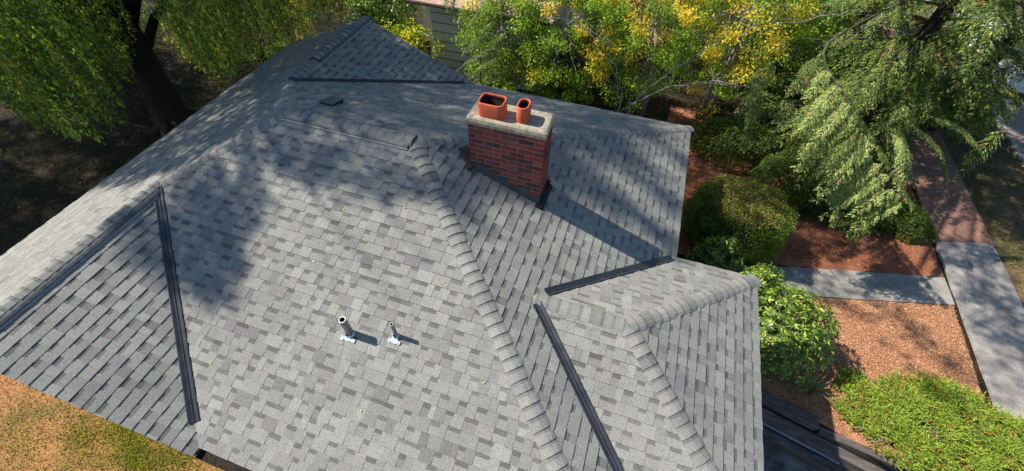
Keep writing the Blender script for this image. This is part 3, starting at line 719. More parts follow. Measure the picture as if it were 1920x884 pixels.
for a_, b_ in (((-5.1, 8.35, -0.2), (-3.4, 10.2, 2.6)), ((-5.2, 8.4, 0.4), (-6.5, 6.6, 2.0)), ((-5.0, 8.2, -0.9), (-4.0, 9.8, 0.8))):
    a_, b_ = Vector(a_), Vector(b_); lb.tube([a_, a_.lerp(b_, .5)+Z*.2, b_], [0.17, 0.12, 0.07], 7, jit=0.1)
lb.build('limb', M['bark_dark'], wt, smooth=True)
# hanging curtains: (photo region whose foliage they form, number of strands, range of depths, palette)
L = Leaves(); sb = MB()
WPAL = [(0.08, 0.15, 0.035), (0.12, 0.21, 0.04), (0.18, 0.27, 0.045), (0.33, 0.38, 0.06), (0.055, 0.12, 0.045)]
GPAL = [(0.46, 0.34, 0.09), (0.36, 0.30, 0.07), (0.18, 0.20, 0.04)]
def strands(region, n, z0, z1, lenr, pal, wts, lw=(0.085, 0.034), dens=26, spread=0.09, floor=None, gold=0.0):
    xs = [p[0] for p in region]; ys = [p[1] for p in region]; done = 0; tries = 0
    while done < n and tries < n*60:
        tries += 1
        px, py = random.uniform(min(xs), max(xs)), random.uniform(min(ys), max(ys))
        if not in_poly((px, py), region): continue
        z = random.uniform(z0, z1); b = unview(px, py, z); ln_ = random.uniform(*lenr)
        if b.z < G+0.4 or (b.x > -0.5 and b.z < 0.6 and b.y < DP+0.4): continue
        top = b+Vector((random.uniform(-.2, .2), random.uniform(-.2, .2), ln_)); m = int(ln_*dens*random.uniform(.7, 1.2))
        t = rng.random(m); sway = np.array([random.uniform(-.12, .12), random.uniform(-.12, .12), 0])
        pos = np.array(b)+(np.array(top)-np.array(b))*t[:, None]+sway*np.sin(t*math.pi)[:, None]+rng.normal(size=(m, 3))*np.array([spread, spread, 0.03])*(0.4+0.8*t[:, None])
        ax = rng.normal(size=(m, 3))*0.55+np.array([0, 0, -1.0]); nr = rng.normal(size=(m, 3))+np.array([-0.5, -0.3, 0.5])
        g = random.random() < gold; tone = random.choice((0.45, 0.6, 0.8, 1.0, 1.35, 1.7))
        l_ = lw[0]*rng.uniform(.6, 1.3, m); L.add(pos, ax, nr, l_, l_*lw[1]/lw[0], np.clip(tints(m, GPAL if g else pal, None if g else wts)*tone, 0, 0.7))
        done += 1
left_region = [(-160, -60), (262, -60), (250, 60), (262, 130), (232, 175), (238, 225), (205, 268), (150, 262), (118, 266), (70, 240), (-10, 185), (-160, 110)]
strands(left_region, 1150, -1.6, 0.9, (0.9, 2.4), WPAL, [.3, .26, .2, .12, .12], (0.095, 0.04), 44, 0.055, gold=0.03)
strands([(0, 165), (60, 195), (130, 225), (130, 240), (60, 218), (0, 182)], 26, -1.6, -0.8, (0.4, 0.8), [(0.34, 0.17, 0.03), (0.3, 0.2, 0.03)], None, (0.09, 0.05), 40, 0.12)
strands([(-120, 270), (0, 275), (22, 296), (-60, 300)], 30, -2.2, -1.6, (0.5, 1.0), WPAL, None, (0.09, 0.05), 34, 0.15)
right_region = [(285, -60), (690, -60), (665, 10), (640, 45), (560, 80), (510, 100), (455, 135), (420, 165), (385, 150), (350, 60), (300, 30)]
strands(right_region, 900, -1.2, 2.0, (1.0, 2.6), [(0.06, 0.12, 0.02), (0.12, 0.19, 0.03), (0.22, 0.27, 0.045), (0.34, 0.33, 0.06)], [.34, .3, .22, .14], (0.085, 0.03), 44, 0.05, gold=0.2)
strands([(500, 40), (640, -30), (650, 40), (560, 78), (520, 95)], 60, -1.8, -0.6, (0.6, 1.5), GPAL, None, (0.085, 0.035), 34, 0.12)
strands([(300, 60), (420, 60), (440, 140), (415, 170), (360, 120)], 60, -2.0, -0.8, (0.5, 1.2), YGREEN, None, (0.09, 0.05), 30, 0.15)
# upper crown, out of the top of the frame: it throws the dappled shade on the roof
BLOB_C = [(2.77, 4.25), (3.38, 5.13), (3.99, 5.70), (3.54, 6.09), (2.98, 6.37), (2.44, 6.13), (1.76, 5.92), (1.58, 5.56), (1.66, 4.99), (1.86, 4.69)]
BLOB_A = [(1.77, 4.28), (2.48, 4.26), (1.66, 4.8), (1.62, 4.44)]
BAND_C = [(4.09, 5.96), (4.31, 8.87), (3.80, 9.19), (3.50, 8.26), (3.60, 7.66), (3.60, 6.85), (3.70, 6.17)]
REAR = [(3.3, -1.6), (3.05, 3.2), (3.15, 4.3), (3.9, 5.3), (4.3, 5.9), (4.35, 8.9), (5.0, 10.2), (6.2, 11.0), (9.6, 11.6), (9.6, 3.0), (9.2, -2.0), (5.0, -2.6)]
DST = [[(4.4, 8.9), (4.1, 9.7), (5.0, 10.6), (5.9, 10.6)], [(5.6, 10.0), (6.2, 10.3), (5.5, 12.2), (5.1, 12.2)], [(6.9, 10.6), (7.4, 10.9), (6.3, 12.4), (5.9, 12.3)], [(8.0, 11.2), (8.5, 11.4), (7.6, 12.4), (7.2, 12.4)], [(4.1, 9.2), (4.3, 9.7), (3.7, 9.9), (3.5, 9.6)]]
FARL = [(1.4, -15), (1.0, -6), (2.6, -3.2), (3.2, -1.5), (9.5, -1.5), (22, -3), (22, -22), (1.4, -22)]
U = Leaves()
def shade(poly, cover, size=0.13, xr=(-9.0, -3.0), clump=0.28, zmin=6.6):
    ys = [p[0] for p in poly]; rs = [p[1] for p in poly]; A = abs(sum(poly[i-1][0]*poly[i][1]-poly[i][0]*poly[i-1][1] for i in range(len(poly))))/2*math.cos(SUN_EL)
    per = 16; n = int(-math.log(1-cover)*A/(0.15*size*size)/per); k = 0
    while k < n:
        y, r_ = random.uniform(min(ys), max(ys)), random.uniform(min(rs), max(rs))
        if not in_poly((y, r_), poly): continue
        hi = min(xr[1], (r_-zmin)/math.tan(SUN_EL)); lo = min(xr[0], hi-3.0)
        cluster(U, shadow_pt(y, r_, random.uniform(lo, hi)), clump, per, size, WPAL, None, flat=0.8, w=0.55); k += 1
shade(BLOB_C, 0.96, clump=0.2); shade(BLOB_A, 0.9, clump=0.15); shade(BAND_C, 0.9, clump=0.2); shade(REAR, 0.93, 0.15)
for d in DST: shade(d, 0.9, clump=0.16)
shade(FARL, 0.42, 0.2, (-26, -12), 0.5); shade([(1.2, -1.2), (4.3, -1.2), (4.3, -14), (0.8, -14)], 0.9, 0.2, (-26, -12), 0.4); shade([(4.3, -7.5), (9.5, -7.5), (9.5, -14), (4.3, -14)], 0.7, 0.2, (-26, -12), 0.4)
U.build('crown', M['leaf'], wt)
L.build('hanging_foliage', M['leaf'], wt)
# limbs that carry the upper crown
lb = MB()
for k in range(30):
    st = Vector(trunk[5+k % 3]); e = Vector(shadow_pt(random.uniform(2, 9), random.uniform(4, 10), random.uniform(-8, -3)))
    lb.tube([st, st.lerp(e, .5)+Z*.3, e], [0.11, 0.06, 0.015], 6, jit=0.1)
lb.build('limb', M['bark_dark'], wt, smooth=True)

leafy_tree('evergreen_shrub', 'dark evergreen shrub filling the shade beneath the conifers', (18.0, 16.2, G), 3, (18.0, 16.2, -1.7), (2.4, 1.7, 1.3), 110, 80, 0.11, GREEN, [.35, .15, .45, .05], M['bark_dark'], seed=25, cat='shrub')
leafy_tree('evergreen_shrub', 'dark evergreen shrub in the gap behind the yellow-clustered tree', (14.2, 16.5, G), 3, (14.2, 16.6, -1.3), (2.2, 1.5, 1.6), 110, 80, 0.11, GREEN, [.35, .2, .4, .05], M['bark_dark'], seed=26, cat='shrub')
leafy_tree('evergreen_shrub', 'dark evergreen shrub at the top edge above the conifers', (17.5, 23.5, G), 3, (17.5, 23.5, -1.0), (2.6, 1.7, 1.8), 110, 80, 0.13, GREEN, [.35, .2, .4, .05], M['bark_dark'], seed=27, cat='shrub')
# broadleaf hedge of shrubs standing behind the weeping tree (dark backdrop)
leafy_tree('evergreen_shrub', 'dark glossy evergreen shrub behind the far gable peak', (-0.9, 15.4, G), 3, (-0.9, 15.4, -1.75), (1.5, 1.3, 1.35), 110, 100, 0.10, GREEN, [.4, .2, .35, .05], M['bark_dark'], seed=21, cat='shrub', m='gloss_leaf')
leafy_tree('evergreen_shrub', 'dark evergreen shrub under the weeping tree, right of its trunk', (-4.0, 11.5, G), 3, (-4.2, 11.8, -1.5), (2.2, 1.6, 1.2), 90, 80, 0.10, GREEN, [.4, .25, .3, .05], M['bark_dark'], seed=22, cat='shrub')
leafy_tree('evergreen_shrub', 'dark evergreen shrub in the shade left of the weeping tree trunk', (-9.5, 9.5, G), 3, (-9.5, 9.5, -1.4), (2.6, 1.8, 1.5), 90, 80, 0.11, GREEN, [.4, .25, .3, .05], M['bark_dark'], seed=23, cat='shrub')
leafy_tree('yellow_shrub', 'sunlit yellow-green shrub between the far gable and the neighbouring wall', (2.0, 12.4, G), 2, (1.95, 12.3, -1.75), (1.05, 0.9, 1.15), 60, 90, 0.13, YGREEN+[(0.3, 0.3, 0.04)], [.35, .25, .25, .15], M['twig'], seed=24, cat='shrub', yellow=0.15)

# trees on the far side of the roof
TG = 'slender trees behind the far eave'
leafy_tree('slender_tree', 'green bushy tree right of the neighbouring wall', (4.9, 13.6, G), 5, (5.2, 12.9, -0.7), (1.6, 1.5, 1.9), 126, 155, 0.083, GREEN+YGREEN[2:], [.2, .3, .15, .2, .15], M['bark_grey'], TG, clump_r=0.34, seed=31, yellow=0.06)
leafy_tree('slender_tree', 'green tree directly behind the clay flues', (7.2, 14.4, G), 5, (7.2, 13.2, -0.5), (1.7, 1.7, 2.1), 137, 155, 0.083, GREEN+YGREEN[2:], [.2, .25, .15, .25, .15], M['bark_grey'], TG, clump_r=0.34, seed=32, yellow=0.25)
leafy_tree('slender_tree', 'pale-stemmed tree with a yellowing top behind the chimney', (10.0, 13.4, G), 6, (9.6, 13.6, -0.2), (1.8, 1.9, 2.2), 131, 147, 0.087, GREEN+YGREEN[2:], [.15, .25, .15, .25, .2], M['bark_grey'], TG, clump_r=0.34, seed=33, yellow=0.5, trunk_r=0.07, stems=3)
leafy_tree('slender_tree', 'multi-stemmed tree with bright yellow leaf clusters behind the right roof corner', (12.0, 14.3, G), 6, (12.2, 14.6, 0.2), (1.8, 1.9, 2.3), 126, 139, 0.087, GREEN+YGREEN, [.15, .2, .15, .2, .12, .08, .1], M['bark_grey'], TG, clump_r=0.34, seed=34, yellow=0.65, trunk_r=0.07, stems=3)
leafy_tree('slender_tree', 'yellow-topped tree at the upper edge behind the others', (8.6, 18.0, G), 6, (8.5, 17.8, -0.2), (3.0, 2.0, 2.6), 158, 139, 0.105, GREEN+YGREEN, [.15, .2, .1, .2, .15, .1, .1], M['bark_grey'], TG, seed=35, yellow=0.7, clump_r=0.55)
leafy_tree('slender_tree', 'green tree at the upper edge between the yellowing trees and the conifers', (13.8, 19.0, G), 6, (13.6, 18.8, -0.3), (2.8, 2.2, 2.5), 158, 139, 0.105, GREEN+YGREEN, [.2, .25, .15, .2, .1, .05, .05], M['bark_grey'], TG, seed=36, yellow=0.35, clump_r=0.55)

# ------------------------------------------------------------ conifers
M['bark_brown'] = noisy('bark_brown', [(0.3, (0.035, 0.026, 0.02)), (0.7, (0.12, 0.09, 0.07))], 12, 0.95, None, (0.6, 0.01))
CPAL = [(0.095, 0.155, 0.038), (0.14, 0.205, 0.045), (0.055, 0.10, 0.032), (0.25, 0.29, 0.06)]
BPAL = [(0.25, 0.33, 0.10), (0.34, 0.41, 0.13), (0.16, 0.24, 0.08), (0.44, 0.47, 0.15)]
def frond(L, sbm, p0, p1, width, pal, droop=0.25, one_side=0.0, seed=0, step=0.055, needle=(0.055, 0.016), dens=1.0, sidevec=None, twigs=True):
    """a flattened drooping spray: spine from p0 to p1, side shoots that carry short needles"""
    r = random.Random(seed); p0, p1 = Vector(p0), Vector(p1); Ln = (p1-p0).length; t = (p1-p0).normalized()
    sv = Vector(sidevec).normalized() if sidevec else t.cross(Z).normalized()
    n = max(3, int(Ln/step)); spine = []
    for i in range(n+1):
        f = i/n; spine.append(p0.lerp(p1, f)+Z*(math.sin(f*math.pi)*0.10*Ln-droop*Ln*f*f*0.3))
    if twigs: sbm.tube(spine[::max(1, n//7)]+[spine[-1]], [0.009*(1-0.85*i/8)*min(1.5, Ln/2) for i in range(len(spine[::max(1, n//7)])+1)], 5)
    P0, AX, NR, LN, TT = [], [], [], [], []
    for i in range(2, n+1):
        f = i/n; d = (spine[min(i+1, n)]-spine[i-1]).normalized()
        for sg in (-1, 1):
            prof = math.sin(min(1, f*1.15+0.12)*math.pi*0.92)**0.7 if f < 0.9 else 0.25
            l_ = width*prof*r.uniform(0.65, 1.1)*(1-one_side if sg > 0 else 1)
            if l_ < 0.05 or r.random() < 0.12: continue
            dr = (sv*sg*0.8+d*r.uniform(0.45, 0.8)).normalized()
            m = max(3, int(l_/0.024*dens)); hang = r.uniform(0.35, 0.8)*droop+0.1
            tone = r.uniform(0.8, 1.2); tan = r.random() < 0.02
            for k in range(m):
                g = (k+r.random())/m; q = spine[i]+dr*l_*g-Z*(l_*hang*g*g)
                for s2 in (-1, 1):
                    sd = dr.cross(Z)*s2
                    a = (dr*0.9+sd*r.uniform(0.3, 1.1)-Z*r.uniform(0.0, 0.5))
                    P0.append(q); AX.append(a); NR.append((r.gauss(0, .4)-.2, r.gauss(0, .4), 1)); LN.append(needle[0]*r.uniform(.6, 1.4)*(1.15-0.4*g))
                    c = pal[r.randrange(len(pal))] if not tan else (0.30, 0.20, 0.09); TT.append([x*tone*r.uniform(.85, 1.15) for x in c])
    if P0:
        ln_ = np.array(LN); L.add(np.array(P0), np.array(AX), np.array(NR), ln_, ln_*needle[1]/needle[0], np.clip(np.array(TT), 0, 1))
def conifer(name, label, base, top_z, limbs, pal, seed, trunk_r=0.22, needle=(0.075, 0.024), step=0.075, dens=0.9, extra=None, group=None):
    r = random.Random(seed); base = Vector(base); root = thing(name, label, 'conifer', base, group)
    tb = MB(); Hh = top_z-base.z
    tb.tube([base-Z*0.1, base+Z*Hh*0.3, base+Z*Hh*0.65, base+Z*Hh], [trunk_r*1.2, trunk_r*0.85, trunk_r*0.5, 0.03], 9, jit=0.08)
    tb.build('trunk', M['bark_dark'], root, smooth=True)
    L = Leaves(); sbm = MB()
    for k in range(limbs):
        f = (k+r.random())/limbs; z = base.z+0.9+(Hh-1.2)*f; a = k*2.399+r.uniform(-.3, .3); ln_ = (1-f)**0.7*r.uniform(2.3, 3.6)*min(1.0, Hh/8)+0.3
        if z < 0.8 and -1.5 < math.atan2(math.sin(a), math.cos(a)) < 0.5: ln_ *= 0.45
        st = Vector((base.x, base.y, z)); e = st+Vector((math.cos(a)*ln_, math.sin(a)*ln_, -ln_*r.uniform(0.15, 0.45)))
        sbm.tube([st, st.lerp(e, .3)+Z*.1, st.lerp(e, .6)+Z*.11, e], [0.04, 0.026, 0.016, 0.006], 5)
        ns = max(2, int(ln_/0.42))
        for j_ in range(ns):      # secondary sprays
            g = 0.25+0.75*(j_+r.random()*0.5)/ns; q = st.lerp(e, g)+Z*math.sin(g*math.pi)*.12
            for sg in (-1, 1):
                da = a+sg*r.uniform(0.5, 1.1); l2 = r.uniform(0.7, 1.25)*(1.15-0.6*g)
                e2 = q+Vector((math.cos(da)*l2, math.sin(da)*l2, -l2*r.uniform(0.25, 0.7)))
                frond(L, sbm, q, e2, l2*0.36, pal, 0.5, seed=seed*1000+k*10+j_*2+sg, step=step, needle=needle, dens=dens, twigs=False)
        frond(L, sbm, st.lerp(e, .55), e+(e-st)*0.12, ln_*0.16, pal, 0.4, seed=seed*77+k, step=step, needle=needle, dens=dens, twigs=False)
    if extra: extra(L, sbm)
    sbm.build('limb', M['bark_brown'], root, smooth=True); L.build('crown', M['needle'], root)
    return root
def big_fronds(L, sbm):
    # bright drooping sprays that reach towards the roof corner
    def fr(a, b, wd, os=0.0, sv=None, sd=0, pal=BPAL, dr=0.35):
        frond(L, sbm, a, b, wd, pal, dr, os, sd, step=0.05, needle=(0.055, 0.018), dens=1.5, sidevec=sv)
    spine = [unview(1535, 105, 1.5), unview(1590, 190, 1.1), unview(1640, 270, 0.6), unview(1702, 372, -0.1)]
    sp = [Vector((16.2, 13.5, 2.6)), Vector((15.2, 12.2, 2.55)), spine[0]+Vector((0.25, 0.5, 0.28)), spine[0], spine[1], spine[2], spine[3]]
    for _ in range(2):
        sp = [sp[0]]+[x for a, b in zip(sp, sp[1:]) for x in (a.lerp(b, .25), a.lerp(b, .75))]+[sp[-1]]
    sbm.tube(sp, [0.024*(1-0.8*i/(len(sp)-1)) for i in range(len(sp))], 6, jit=0.1)
    for k in range(14):
        f = k/13; q = sp[int(f*(len(sp)//2))]; fr(q, q+Vector((random.uniform(-.5, .1), random.uniform(-.6, -.1), -0.45)), 0.16, 0, None, 400+k, CPAL)
    n = 27
    for k in range(n):
        f = k/(n-1); q = spine[0].lerp(spine[1], f*3) if f < 1/3 else spine[1].lerp(spine[2], f*3-1) if f < 2/3 else spine[2].lerp(spine[3], f*3-2)
        # left side: long shoots, hanging towards lower left of the spine
        tgt = unview(1455+135*f+random.uniform(-15, 15), 215+205*f+random.uniform(-8, 8), q.z-0.55-0.3*f)
        v = tgt-q; ln_ = v.length*random.uniform(0.55, 1.12)*(0.45+0.75*math.sin(min(1, 0.2+f)*math.pi*0.6)); e = q+v.normalized()*ln_
        fr(q+Vector((0, 0, random.uniform(-.12, .05))), e+Vector((0, 0, random.uniform(-.35, .1))), 0.17, 0.0, None, 100+k, BPAL if random.random() < 0.75 else CPAL)
        # right side: shorter
        e = q+Vector((0.45, -0.25, -0.35))*random.uniform(0.5, 1.1)*(1-0.4*f); fr(q, e, 0.12, 0, None, 200+k, CPAL)
    for a, b, z0, z1, sd in (((1560, 300), (1570, 420), -0.2, -0.8, 1), ((1600, 300), (1584, 402), -0.1, -0.9, 2), ((1630, 320), (1640, 400), -0.3, -0.9, 3), ((1520, 260), (1500, 345), 0.0, -0.7, 4), ((1690, 250), (1690, 385), 0.4, -0.7, 5), ((1665, 240), (1720, 340), 0.3, -0.5, 6), ((1490, 190), (1440, 260), 0.8, 0.0, 7), ((1420, 130), (1400, 270), 0.6, -0.4, 8), ((1460, 110), (1380, 215), 1.2, 0.2, 9), ((1710, 240), (1790, 330), 0.6, -0.4, 10), ((1740, 220), (1860, 290), 0.6, 0.0, 11), ((1880, 240), (1800, 330), 0.5, -0.6, 12)):
        fr(unview(*a, z0), unview(*b, z1), 0.26, 0, None, 300+sd, BPAL if sd in (1, 2, 3, 5, 6) else CPAL+BPAL[:1])
conifer('conifer', 'broad conifer with a large pale drooping spray beside the right roof corner', (16.3, 13.6, G), 8.0, 60, CPAL, 41, extra=big_fronds, group='conifers right of the house')
conifer('conifer', 'dark conifer at the upper right edge, nearest the street', (19.6, 16.2, G), 7.5, 44, CPAL, 42, group='conifers right of the house')
conifer('conifer', 'shadowed conifer at the top edge between the yellow trees and the street', (17.0, 19.4, G), 8.0, 56, CPAL, 43, group='conifers right of the house')
def twigs_only(name, label, pts_list, rads, m, group=None):
    root = thing(name, label, 'branch', pts_list[0][0], group); mb = MB()
    for pts in pts_list: mb.tube(pts, [rads*(1-0.8*i/(len(pts)-1)) for i in range(len(pts))], 5, jit=0.08)
    mb.build('limb', m, root, smooth=True); return root
rng = np.random.default_rng(77); U = Leaves(); random.seed(5)
tt_ = thing('added_shade_tree', 'added tall tree behind the far eave, its unseen crown placed to shade the paving and beds', 'tree', (13.2, 17.0, G))  # added tree; its unseen crown is shaped to shade the paving and beds
tb = MB(); tb.tube([(13.2, 17.0, G-.1), (13.1, 16.8, 0), (12.9, 16.2, 4), (12.4, 15.0, 8), (12.0, 14, 10)], [0.24, 0.2, 0.16, 0.1, 0.04], 9, jit=.1)
tb.build('trunk', M['bark_dark'], tt_, smooth=True)
def shade2(poly, cover, size=0.11, z0=4.8, z1=6.6, clump=0.22):
    ys = [p[0] for p in poly]; rs = [p[1] for p in poly]; A = abs(sum(poly[i-1][0]*poly[i][1]-poly[i][0]*poly[i-1][1] for i in range(len(poly))))/2*math.cos(SUN_EL)
    per = 14; n = int(-math.log(1-cover)*A/(0.15*size*size)/per); k = 0
    while k < n:
        y, r_ = random.uniform(min(ys), max(ys)), random.uniform(min(rs), max(rs))
        if not in_poly((y, r_), poly): continue
        x = (r_-random.uniform(z0, z1))/math.tan(SUN_EL); cluster(U, shadow_pt(y, r_, x), clump, per, size, WPAL, None, flat=0.8, w=0.5); k += 1
shade2([(7.6, 17.0), (10.8, 17.0), (10.8, 18.6), (7.3, 18.6)], 0.74, clump=0.17)
shade2([(5.9, 16.7), (6.4, 16.9), (7.9, 15.4), (7.6, 15.0)], 0.6); shade2([(5.0, 16.0), (5.3, 16.4), (7.2, 14.9), (6.9, 14.6)], 0.45, clump=0.14)
shade2([(8.5, 12.2), (11, 11.9), (11, 15.0), (9.0, 14.6)], 0.8); shade2([(9.3, 8.6), (11.8, 8.6), (11.8, 12.2), (9.3, 11.6)], 0.85); shade2([(6.9, 12.6), (8.6, 12.2), (8.6, 15.2), (7.4, 15.2)], 0.42, clump=0.15); shade2([(6.0, 17.0), (7.6, 17.0), (7.6, 18.4), (6.4, 18.4)], 0.35, clump=0.16)
U.build('crown', M['leaf'], tt_)
lb = MB()
for k in range(12):
    e = Vector(shadow_pt(random.uniform(7, 12), random.uniform(15, 18), 11.0)); lb.tube([(12.7, 15.8, 5.5), Vector((12.7, 15.8, 5.5)).lerp(e, .5)+Z*.4, e], [0.07, 0.04, 0.012], 5, jit=.1)
lb.build('limb', M['bark_dark'], tt_, smooth=True)
# bare pale boughs showing in front of the foliage
def boughs(name, label, cat, base, lines, r0, m, group=None):
    root = thing(name, label, cat, base, group)
    for pts in lines:
        q = [unview(x, y, z) for x, y, z in pts]
        for _ in range(2): q = [q[0]]+[p for a, b in zip(q, q[1:]) for p in (a.lerp(b, .25), a.lerp(b, .75))]+[q[-1]]
        q = [p+Vector((random.gauss(0, .025), random.gauss(0, .025), random.gauss(0, .03))) for p in q]
        mb = MB()
        for i in range(3, len(q)-1):
            for _ in range(2):
                e_ = q[i]+(q[i+1]-q[i]).normalized()*random.uniform(.15, .4)+Vector((random.gauss(0, .22), random.gauss(0, .22), random.uniform(-.05, .3)))
                mb.tube([q[i], q[i].lerp(e_, .5)+Vector((random.gauss(0, .03), 0, .02)), e_], [r0*.3, r0*.2, r0*.08], 4)
        mb.tube(q, [r0*(1-0.75*i/(len(q)-1)) for i in range(len(q))], 6, jit=0.12); mb.build('limb', m, root, smooth=True)
    return root
M['bark_pale'] = noisy('bark_pale', [(0.3, (0.24, 0.22, 0.19)), (0.7, (0.55, 0.52, 0.47))], 14, 0.9)
b0 = unview(1157, 215, -0.9)
boughs('bare_sapling', 'pale thin bare stem arching through the foliage right of the chimney flues', 'tree', (b0.x, b0.y, G), [[(1150, 300, -2.85), (1157, 215, -0.6), (1160, 160, 0.3), (1150, 97, 1.3), (1110, 60, 1.7), (1090, 30, 1.9)], [(1110, 60, 1.7), (1070, 38, 1.7), (1040, 36, 1.6)]], 0.013, M['bark_pale'])
b0 = unview(1180, 195, -1.4)
boughs('bare_sapling', 'forked pale bare stem spreading right behind the roof corner', 'tree', (b0.x, b0.y, G), [[(1165, 250, -2.85), (1182, 195, -1.2), (1240, 168, -0.4), (1290, 155, -0.1), (1345, 152, 0.2), (1375, 165, 0.3)], [(1182, 195, -1.2), (1240, 150, 0), (1285, 115, 0.8), (1350, 75, 1.5)], [(1345, 152, 0.2), (1400, 162, 0.3), (1425, 182, 0.2)]], 0.015, M['bark_pale'])
b0 = unview(1690, 30, 1.0)
boughs('dead_bough', 'long curved dead bough at the top edge among the conifers', 'branch', (b0.x, b0.y, b0.z), [[(1690, -30, 2.2), (1665, 20, 2.0), (1620, 60, 1.7), (1560, 85, 1.5)], [(1600, 18, 1.9), (1530, 34, 1.7), (1450, 47, 1.5)]], 0.014, M['bark_grey'])
# a fir bough in front of the neighbouring wall
L = Leaves(); sbm = MB(); root = thing('young_conifer', 'slim young conifer reaching across the neighbouring wall', 'conifer', (4.6, 11.9, G))
sbm.tube([(4.6, 11.9, G), (4.72, 11.95, -1), (4.60, 11.8, 0.4), (4.62, 11.85, 1.2)], [0.03, 0.025, 0.016, 0.006], 6)
for k, (a, b, z0, z1) in enumerate((((930, 60), (862, 95), 0.6, 0.1), ((940, 90), (850, 125), 0.2, -0.3), ((925, 40), (880, 100), 0.9, 0.2), ((935, 110), (868, 150), -0.2, -0.8), ((950, 60), (900, 120), 0.5, -0.2), ((900, 20), (870, 60), 1.0, 0.4), ((860, -30), (845, 25), 1.8, 1.1), ((850, -30), (838, 18), 1.9, 1.2))):
    frond(L, sbm, unview(*a, z0), unview(*b, z1), 0.2, CPAL, 0.6, seed=500+k, step=0.05, needle=(0.07, 0.02), dens=0.9)
sbm.build('trunk', M['twig'], root, smooth=True); L.build('crown', M['needle'], root)

# ------------------------------------------------------------ shrubs beside the house
def hedge():
    global rng
    rng = np.random.default_rng(5); c = np.array([12.93, 8.66, -2.08]); rad = np.array([1.16, 1.02, 0.88]); root = thing('clipped_shrub', 'round clipped shrub, half in shade, with a browned flat top beside the right eave', 'shrub', (12.8, 8.62, G))
    n = 38000; d = rdir(n); d[:, 2] = np.where(d[:, 2] < -0.75, -d[:, 2], d[:, 2]); bumpy = 1+0.07*np.sin(d[:, 0]*7+1)*np.cos(d[:, 1]*6)+0.05*np.sin(d[:, 2]*11+d[:, 0]*4)+0.04*np.sin(d[:, 1]*17)
    sq = np.sign(d)*np.abs(d)**0.8; p = c+sq*rad*(bumpy*rng.uniform(0.86, 1.03, n))[:, None]
    p[:, 2] = np.minimum(p[:, 2], c[2]+rad[2]*0.86+0.05*rng.normal(size=n)*0.6)
    top = (sq[:, 2] > 0.72) & (rng.random(n) < 0.42)
    t = tints(n, [(0.10, 0.18, 0.025), (0.17, 0.27, 0.035), (0.25, 0.34, 0.045), (0.06, 0.12, 0.02)]); t[top] = tints(int(top.sum()), [(0.42, 0.25, 0.13), (0.30, 0.16, 0.09), (0.30, 0.30, 0.08), (0.46, 0.34, 0.18)])
    ln_ = rng.uniform(0.03, 0.055, n); leaf_mesh('foliage', p, unit(d+rdir(n)*0.9), unit(d*0.8+rdir(n)), ln_, ln_*0.6, t, M['leaf'], root)
    mb = MB(); rr_ = random.Random(4)
    rings = [[(c[0]+rad[0]*0.84*math.cos(a)*math.sqrt(max(0.02, 1-h*h)), c[1]+rad[1]*0.84*math.sin(a)*math.sqrt(max(0.02, 1-h*h)), c[2]+rad[2]*0.78*h) for a in np.linspace(0, 2*math.pi, 24, endpoint=False)] for h in np.linspace(-0.9, 0.95, 9)]
    loft(rings, mb); mb.build('inner_twigs', M['bark_dark'], root, smooth=True)
hedge()
def rhodo(label, cx, cy, rx, ry, h, n, seed, pal, lean=0.0):
    """whorls of long glossy leaves at the shoot ends"""
    global rng
    rng = np.random.default_rng(seed); root = thing('rhododendron', label, 'shrub', (cx, cy, G), 'rhododendrons along the house'); L = Leaves(); sb_ = MB()
    for k in range(n):
        d = rng.normal(size=3); d /= np.linalg.norm(d); d[2] = abs(d[2])*1.0-0.15; f = rng.uniform(0.62, 1.05)
        p = np.array([cx+d[0]*rx*f, cy+d[1]*ry*f, G+0.15+max(0.02, (0.12+d[2]*f))*h]); m = rng.integers(7, 11); a = rng.uniform(0, 2*np.pi)+np.arange(m)*2*np.pi/m
        out = unit(d+np.array([0, 0, 0.7])); u = unit(np.cross(out, [0.3, 1, 0.1])); v = np.cross(out, u)
        ax = (np.cos(a)[:, None]*u+np.sin(a)[:, None]*v)+out*rng.uniform(0.0, 0.7)+rng.normal(size=(m, 3))*0.15; ln_ = rng.uniform(0.075, 0.125, m)
        L.add(np.repeat(p[None], m, 0)+rng.normal(size=(m, 3))*0.012, ax, out+rng.normal(size=(m, 3))*0.25, ln_, ln_*0.34, tints(m, pal))
        if k % 5 == 0: sb_.tube([(cx+rng.normal()*.1, cy+rng.normal()*.1, G), Vector((cx, cy, G)).lerp(Vector(p), .5)+Z*.05, tuple(p)], [0.018, 0.012, 0.005], 4)
    sb_.build('stem', M['twig'], root); L.build('foliage', M['gloss_leaf'], root, curl=0.2)
RP = [(0.07, 0.14, 0.02), (0.13, 0.22, 0.03), (0.26, 0.36, 0.045), (0.38, 0.46, 0.06), (0.07, 0.14, 0.02), (0.10, 0.18, 0.025)]
rhodo('large sunlit rhododendron with glossy leaf whorls against the right eave', 14.0, 5.85, 1.0, 1.02, 1.6, 800, 61, RP)
rhodo('rhododendron by the eave corner, at the near edge of the concrete path', 13.45, 6.75, 0.6, 0.55, 1.3, 330, 62, RP)
rhodo('small rhododendron between the clipped shrub and the concrete path', 12.55, 7.35, 0.6, 0.4, 1.3, 240, 63, RP)
